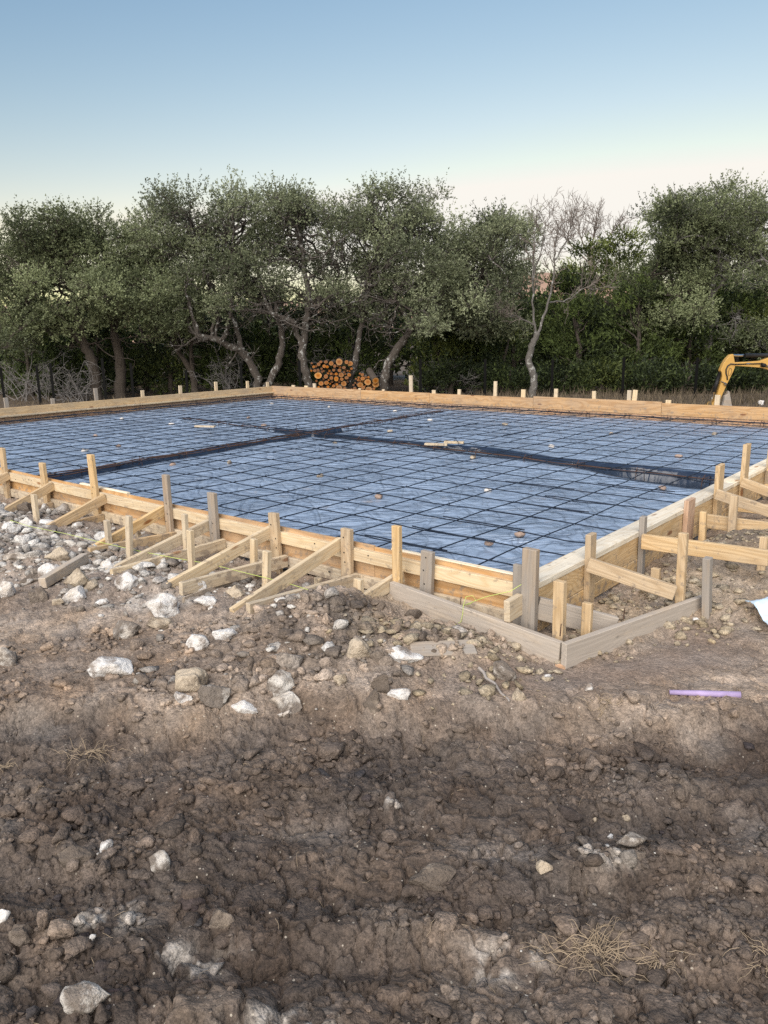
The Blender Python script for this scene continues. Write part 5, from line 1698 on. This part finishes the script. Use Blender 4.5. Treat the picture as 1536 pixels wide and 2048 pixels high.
x = g.uniform(3.0, 16, 5000)
y = g.uniform(19.5, 27.0, 5000)
C = np.stack([x, y, ground(x, y) - 0.01], -1)
D = unit(np.stack([g.normal(0, .35, len(x)), g.normal(0, .3, len(x)), np.ones(len(x))], -1))
V, F_ = leaves_arrays(C, D, g.uniform(0.10, 0.40, len(x)), g.uniform(0.012, 0.022, len(x)), g)
m = mesh_np('tall_dry_grass', V, F_)
add_attr(m, 'tone', np.repeat(g.random(len(x)) ** 1.5, 3))
tag(obj('tall_dry_grass', m, M_GRASS), 'taller dry grass between the bare tree and the digger', 'grass', None, 'stuff')

# ------------------------------------------------------------------ fence posts
posts = [(4, 735), (76, 731), (104, 726), (208, 716), (264, 726), (373, 740), (483, 726), (600, 721), (841, 718), (970, 718), (1104, 720), (1246, 714), (1392, 715)]
names = ['at the left edge of the picture', 'left one of the pair in front of the dead brush', 'right one of the pair in front of the dead brush', 'between the two left oak trunks', 'right of the double oak trunk', 'in the shade under the low spreading oak', 'beside the forked oak trunk', 'just left of the lichen covered oak', 'left of the yellow green junipers', 'left of the bare tree', 'just right of the bare tree', 'in the middle of the dark junipers', 'left of the yellow digger arm']
fy = [25.2, 25.0, 25.0, 25.2, 25.3, 25.6, 25.5, 25.5, 24.6, 24.3, 24.3, 23.8, 23.4]
for (px, top), nm, yy in zip(posts, names, fy):
    p = horizon_point(px, yy, 0)
    p.z = gz(p.x, p.y)
    H = at_depth(px, top, yy).z - p.z
    M = Matrix.Translation(p)
    o = tag(bpy.data.objects.new('fence_post', None), 'black metal fence post ' + nm, 'fence post', 'black fence posts')
    COL.objects.link(o)
    o.location = p
    bm = box_bm(0.085, 0.010, H + 0.3, 0.001)
    obj('flange', bm_mesh(bm, 'flange'), M_BLACK, o, Matrix.Translation((p.x, p.y, p.z + H / 2 - 0.15)))
    bm = box_bm(0.012, 0.050, H + 0.28, 0.001)
    obj('web', bm_mesh(bm, 'web'), M_BLACK, o, Matrix.Translation((p.x, p.y + 0.0305, p.z + H / 2 - 0.15)))

# ------------------------------------------------------------------ log stacks
def log_mesh(r, L, seed):
    g = np.random.default_rng(seed)
    n = 14
    a = np.arange(n) * 2 * math.pi / n
    rr = r * (1 + 0.07 * g.normal(size=n))
    rr = (rr + np.roll(rr, 1) + np.roll(rr, -1)) / 3
    el = g.uniform(0.82, 1.0)
    ring = np.stack([rr * np.cos(a), np.zeros(n), rr * np.sin(a) * el], -1)
    V = np.concatenate([ring + [0, 0.004, 0], ring * [1.03, 1, 1.03] + [0, L / 2, 0], ring * [0.97, 1, 0.97] + [0, L, 0]])
    F_ = [[i + q * n, (i + 1) % n + q * n, (i + 1) % n + (q + 1) * n, i + (q + 1) * n] for q in range(2) for i in range(n)]
    bark = mesh_np('bark', V, np.array(F_)[:, ::-1], True)
    c = np.concatenate([ring * 0.93, [[0, -0.004, 0]]])
    f = [[i, (i + 1) % n, n] for i in range(n)]
    face = mesh_np('sawn_end', c, np.array(f))
    return bark, face


ZO = 6.98
logsL = [(393, 358, 52), (433, 467, 35), (510, 460, 33), (500, 370, 30), (578, 392, 27), (645, 402, 33), (713, 348, 37), (722, 408, 24), (750, 470, 40), (825, 347, 27), (685, 165, 46), (575, 188, 33), (840, 190, 38), (623, 225, 23), (752, 245, 25), (478, 225, 25), (645, 335, 23), (590, 443, 19), (685, 440, 19), (790, 388, 27), (610, 503, 24), (685, 535, 45), (550, 292, 17), (575, 332, 20), (755, 305, 17), (803, 290, 15), (858, 260, 19), (440, 262, 16), (447, 302, 19), (363, 228, 16), (303, 185, 15), (298, 290, 15), (345, 290, 24), (400, 520, 19), (530, 515, 21), (655, 482, 21), (771, 270, 15), (770, 336, 13), (832, 296, 13), (530, 327, 17), (665, 222, 13), (606, 342, 15), (470, 292, 13), (520, 235, 22), (400, 200, 26), (430, 165, 22), (500, 165, 26), (330, 235, 20), (610, 280, 22), (690, 285, 24), (390, 285, 22), (460, 440, 12), (560, 470, 16), (640, 470, 14), (700, 240, 18), (790, 170, 28), (540, 420, 14), (470, 405, 15), (450, 520, 18), (580, 545, 20), (760, 540, 24), (800, 440, 18), (370, 430, 18)]
logsR = [(1085, 447, 46), (980, 487, 42), (1015, 398, 32), (1020, 525, 28), (1195, 478, 47), (1095, 557, 50), (1170, 540, 21), (905, 540, 25), (945, 480, 18), (960, 385, 18), (955, 420, 19), (1095, 382, 19), (1018, 442, 15), (985, 432, 13), (920, 402, 15), (885, 490, 17), (910, 460, 13), (1052, 500, 13), (1130, 512, 17), (860, 547, 15), (1000, 565, 15), (1050, 385, 22), (1140, 470, 16), (940, 560, 17), (1010, 345, 22), (975, 330, 16)]
DL = 25.6
for tagname, lst, grp in (('larger', logsL, 'logs in the larger stack'), ('smaller', logsR, 'logs in the smaller stack')):
    for q, (zx, zy, r) in enumerate(lst):
        p = at_depth(580 + zx / ZO, 700 + zy / ZO, DL + rng.uniform(-0.06, 0.06) + (0.12 if r < 20 else 0))
        rad = r / ZO / FPX * DL * 1.04
        bk, fc = log_mesh(rad, 0.5, 700 + q * 3 + (1000 if tagname == 'smaller' else 0))
        M = Matrix.Translation(p) @ Matrix.Rotation(rng.normal(0, 0.12), 4, 'Z') @ Matrix.Rotation(rng.normal(0, .07), 4, 'X')
        lo = bpy.data.objects.new('log', bk)
        COL.objects.link(lo)
        bk.materials.append(M_BARK if q % 3 else M_BARKL)
        lo.matrix_basis = M
        sz = 'large' if r > 30 else ('middling' if r > 18 else 'thin')
        tag(lo, '%s sawn log with an orange end in the %s log stack' % (sz, tagname), 'log', grp)
        f = bpy.data.objects.new('sawn_end', fc)
        COL.objects.link(f)
        fc.materials.append(M_LOGEND)
        f.parent = lo
# the long log leaning on the smaller stack
p0, p1 = at_depth(580 + 1195 / ZO, 700 + 430 / ZO, DL - 0.15), at_depth(580 + 1105 / ZO, 700 + 290 / ZO, DL + 0.5)
bk, fc = log_mesh(0.115, (p1 - p0).length, 4444)
lo = obj('log', bk, M_BARK, None, Matrix.Translation(p0) @ (p1 - p0).to_track_quat('Y', 'Z').to_matrix().to_4x4())
tag(lo, 'thick log lying slanted on top of the smaller stack', 'log', 'logs in the smaller stack')
fc.materials.append(M_LOGEND)
f = bpy.data.objects.new('sawn_end', fc)
COL.objects.link(f)
f.parent = lo

# ------------------------------------------------------------------ yellow mini excavator at the right
DX = 20.5
b0 = horizon_point(1640, DX, 0)
b0.z = gz(b0.x, b0.y)
X = empty('excavator', b0, 'yellow mini excavator whose bent arm reaches into view at the right', 'excavator')


def ex(px, py):
    p = at_depth(px, py, DX)
    return (p.x, p.z)


def z6(x, y):
    return (1336 + x / 7.68, 680 + y / 7.68)


def part(name, pts, t, mat, dy=0.0, bev=0.008, parent=X):
    m = prism(name, pts, DX + dy - t / 2, DX + dy + t / 2, bev)
    return obj(name, m, mat, parent)


def cyl(name, a, b, r, mat, dy=0.0, parent=X, sides=8):
    V, F_ = tube_arrays([(a[0], DX + dy, a[1]), ((a[0] + b[0]) / 2, DX + dy, (a[1] + b[1]) / 2), (b[0], DX + dy, b[1])], [r] * 3, sides)
    return obj(name, mesh_np(name, V, F_, True), mat, parent)


arm = part('stick', [ex(*z6(*q)) for q in ((945, 225), (985, 215), (1005, 330), (1015, 400), (985, 480), (905, 640), (860, 740), (800, 870), (735, 1100), (640, 1090), (735, 860), (790, 680), (815, 560), (805, 495), (788, 470), (800, 440), (830, 370), (880, 290))], 0.16, M_YELLOW)
boom = part('boom', [ex(*z6(*q)) for q in ((985, 345), (1200, 335), (1400, 320), (1540, 265), (1700, 150), (2000, 150), (2500, 500), (2700, 800), (2550, 830), (2300, 560), (1950, 330), (1750, 400), (1560, 470), (1420, 425), (1150, 405), (990, 395))], 0.18, M_YELLOW)
cyl('hose', ex(*z6(1000, 372)), ex(*z6(1430, 360)), 0.016, M_DARKSTEEL, -0.10, boom, 6)
hp = [z6(*q) for q in ((1000, 372), (940, 365), (895, 395), (868, 450), (868, 510), (885, 560), (888, 610))]
P = [(ex(*q)[0], DX - 0.095, ex(*q)[1]) for q in hp]
V, F_ = tube_arrays(P, [0.018] * len(P), 6)
obj('hose', mesh_np('hose', V, F_, True), M_DARKSTEEL, arm)
c = ex(*z6(1200, 362))
cyl('hose_clamp', (c[0] - .06, c[1]), (c[0] + .06, c[1]), 0.026, M_CHROME, -0.10, boom, 6)
c = ex(*z6(1430, 385))
hp = [z6(*q) for q in ((930, 430), (955, 445), (958, 490), (940, 530), (915, 550), (905, 520), (912, 470))]
P = [(ex(*q)[0], DX - 0.082, ex(*q)[1]) for q in hp + hp[:1]]
V, F_ = tube_arrays(P, [0.006] * len(P), 4)
obj('worn_decal', mesh_np('worn_decal', V, F_), M_RUST, arm)
cyl('work_light', (c[0] - .06, c[1] + .02), (c[0] + .05, c[1] - .01), 0.05, M_DARKSTEEL, -0.12, boom, 8)
c = ex(*z6(1480, 400))
cyl('lamp_lens', (c[0] - .02, c[1] + .01), (c[0] + .05, c[1] - .01), 0.035, M_CHROME, -0.13, boom, 8)
cyl('bracket', ex(*z6(795, 635)), ex(*z6(880, 668)), 0.016, M_CHROME, -0.095, arm, 6)
cyl('pivot_pin', ex(*z6(840, 660)), ex(*z6(865, 690)), 0.04, M_CHROME, -0.09, arm, 8)
cyl('cylinder_rod', ex(*z6(975, 235)), ex(*z6(1190, 236)), 0.032, M_CHROME)
cyl('cylinder', ex(*z6(1180, 238)), ex(*z6(1900, 232)), 0.052, M_DARKSTEEL)
cyl('cylinder', ex(*z6(798, 495)), ex(*z6(705, 800)), 0.050, M_DARKSTEEL)
cyl('cylinder_rod', ex(*z6(706, 795)), ex(*z6(650, 990)), 0.026, M_CHROME)
part('bucket', [ex(*z6(*q)) for q in ((690, 950), (620, 1010), (560, 1120), (600, 1260), (720, 1290), (800, 1180), (760, 1060))], 0.5, M_YELLOW)
bx_, bz = ex(1640, 790)
bz = b0.z
for dy in (-0.6, 0.6):
    pts = [(b0.x - 0.3, bz + 0.02), (b0.x - 0.45, bz + 0.22), (b0.x - 0.3, bz + 0.42), (b0.x + 1.3, bz + 0.42), (b0.x + 1.45, bz + 0.22), (b0.x + 1.3, bz + 0.02)]
    part('track', pts, 0.34, M_DARKSTEEL, dy, 0.04)
part('undercarriage', [(b0.x + 0.1, bz + .2), (b0.x + 0.1, bz + .55), (b0.x + 0.9, bz + .55), (b0.x + 0.9, bz + .2)], 0.8, M_DARKSTEEL)
part('house', [(b0.x - 0.1, bz + .58), (b0.x - 0.2, bz + 1.0), (b0.x + 0.6, bz + 1.25), (b0.x + 1.3, bz + 1.2), (b0.x + 1.45, bz + .7), (b0.x + 1.3, bz + .58)], 1.4, M_YELLOW, 0.1, 0.05)
cab = part('cab', [(b0.x + 0.15, bz + 1.2), (b0.x + 0.2, bz + 2.3), (b0.x + 1.1, bz + 2.3), (b0.x + 1.15, bz + 1.2)], 0.9, M_DARKSTEEL, 0.35, 0.04)
part('cab_window', [(b0.x + 0.24, bz + 1.35), (b0.x + 0.27, bz + 2.2), (b0.x + 1.02, bz + 2.2), (b0.x + 1.06, bz + 1.35)], 0.92, M_GLASS, 0.35, 0.0, cab)

# broken grey stump board, a log and a pale rock by the digger
DS = 18.5
pts = [(at_depth(1336 + x / 7.68, 680 + y / 7.68, DS).x, at_depth(1336 + x / 7.68, 680 + y / 7.68, DS).z) for x, y in ((790, 1150), (850, 940), (860, 860), (905, 830), (915, 780), (935, 790), (975, 1020), (985, 1150))]
o = obj('stump_slab', prism('stump_slab', pts, DS - 0.05, DS + 0.05, 0.01), M_GREYSTAKE)
tag(o, 'jagged grey slab of stump wood standing below the digger arm', 'wood slab')
p = at_depth(1523, 806, 20.0)
V, Fc = rock_arrays(3, 0.16, 0.14, 0.15, 77, 8, 0.1)
tag(obj('limestone_rock', mesh_np('limestone_rock', V, Fc, True), M_ROCKW, None, Matrix.Translation((p.x, p.y, max(p.z, gz(p.x, p.y) + .05)))), 'small pale rock on the soil behind the formwork at the far right', 'rock')
p = at_depth(1368, 808, 19.0)
V, Fc = rock_arrays(2, 0.12, 0.1, 0.10, 78, 6, 0.1)
tag(obj('limestone_rock', mesh_np('limestone_rock', V, Fc, True), M_ROCKW, None, Matrix.Translation((p.x, p.y, gz(p.x, p.y) + .03))), 'small white stone behind the back boards left of the digger bucket', 'rock')
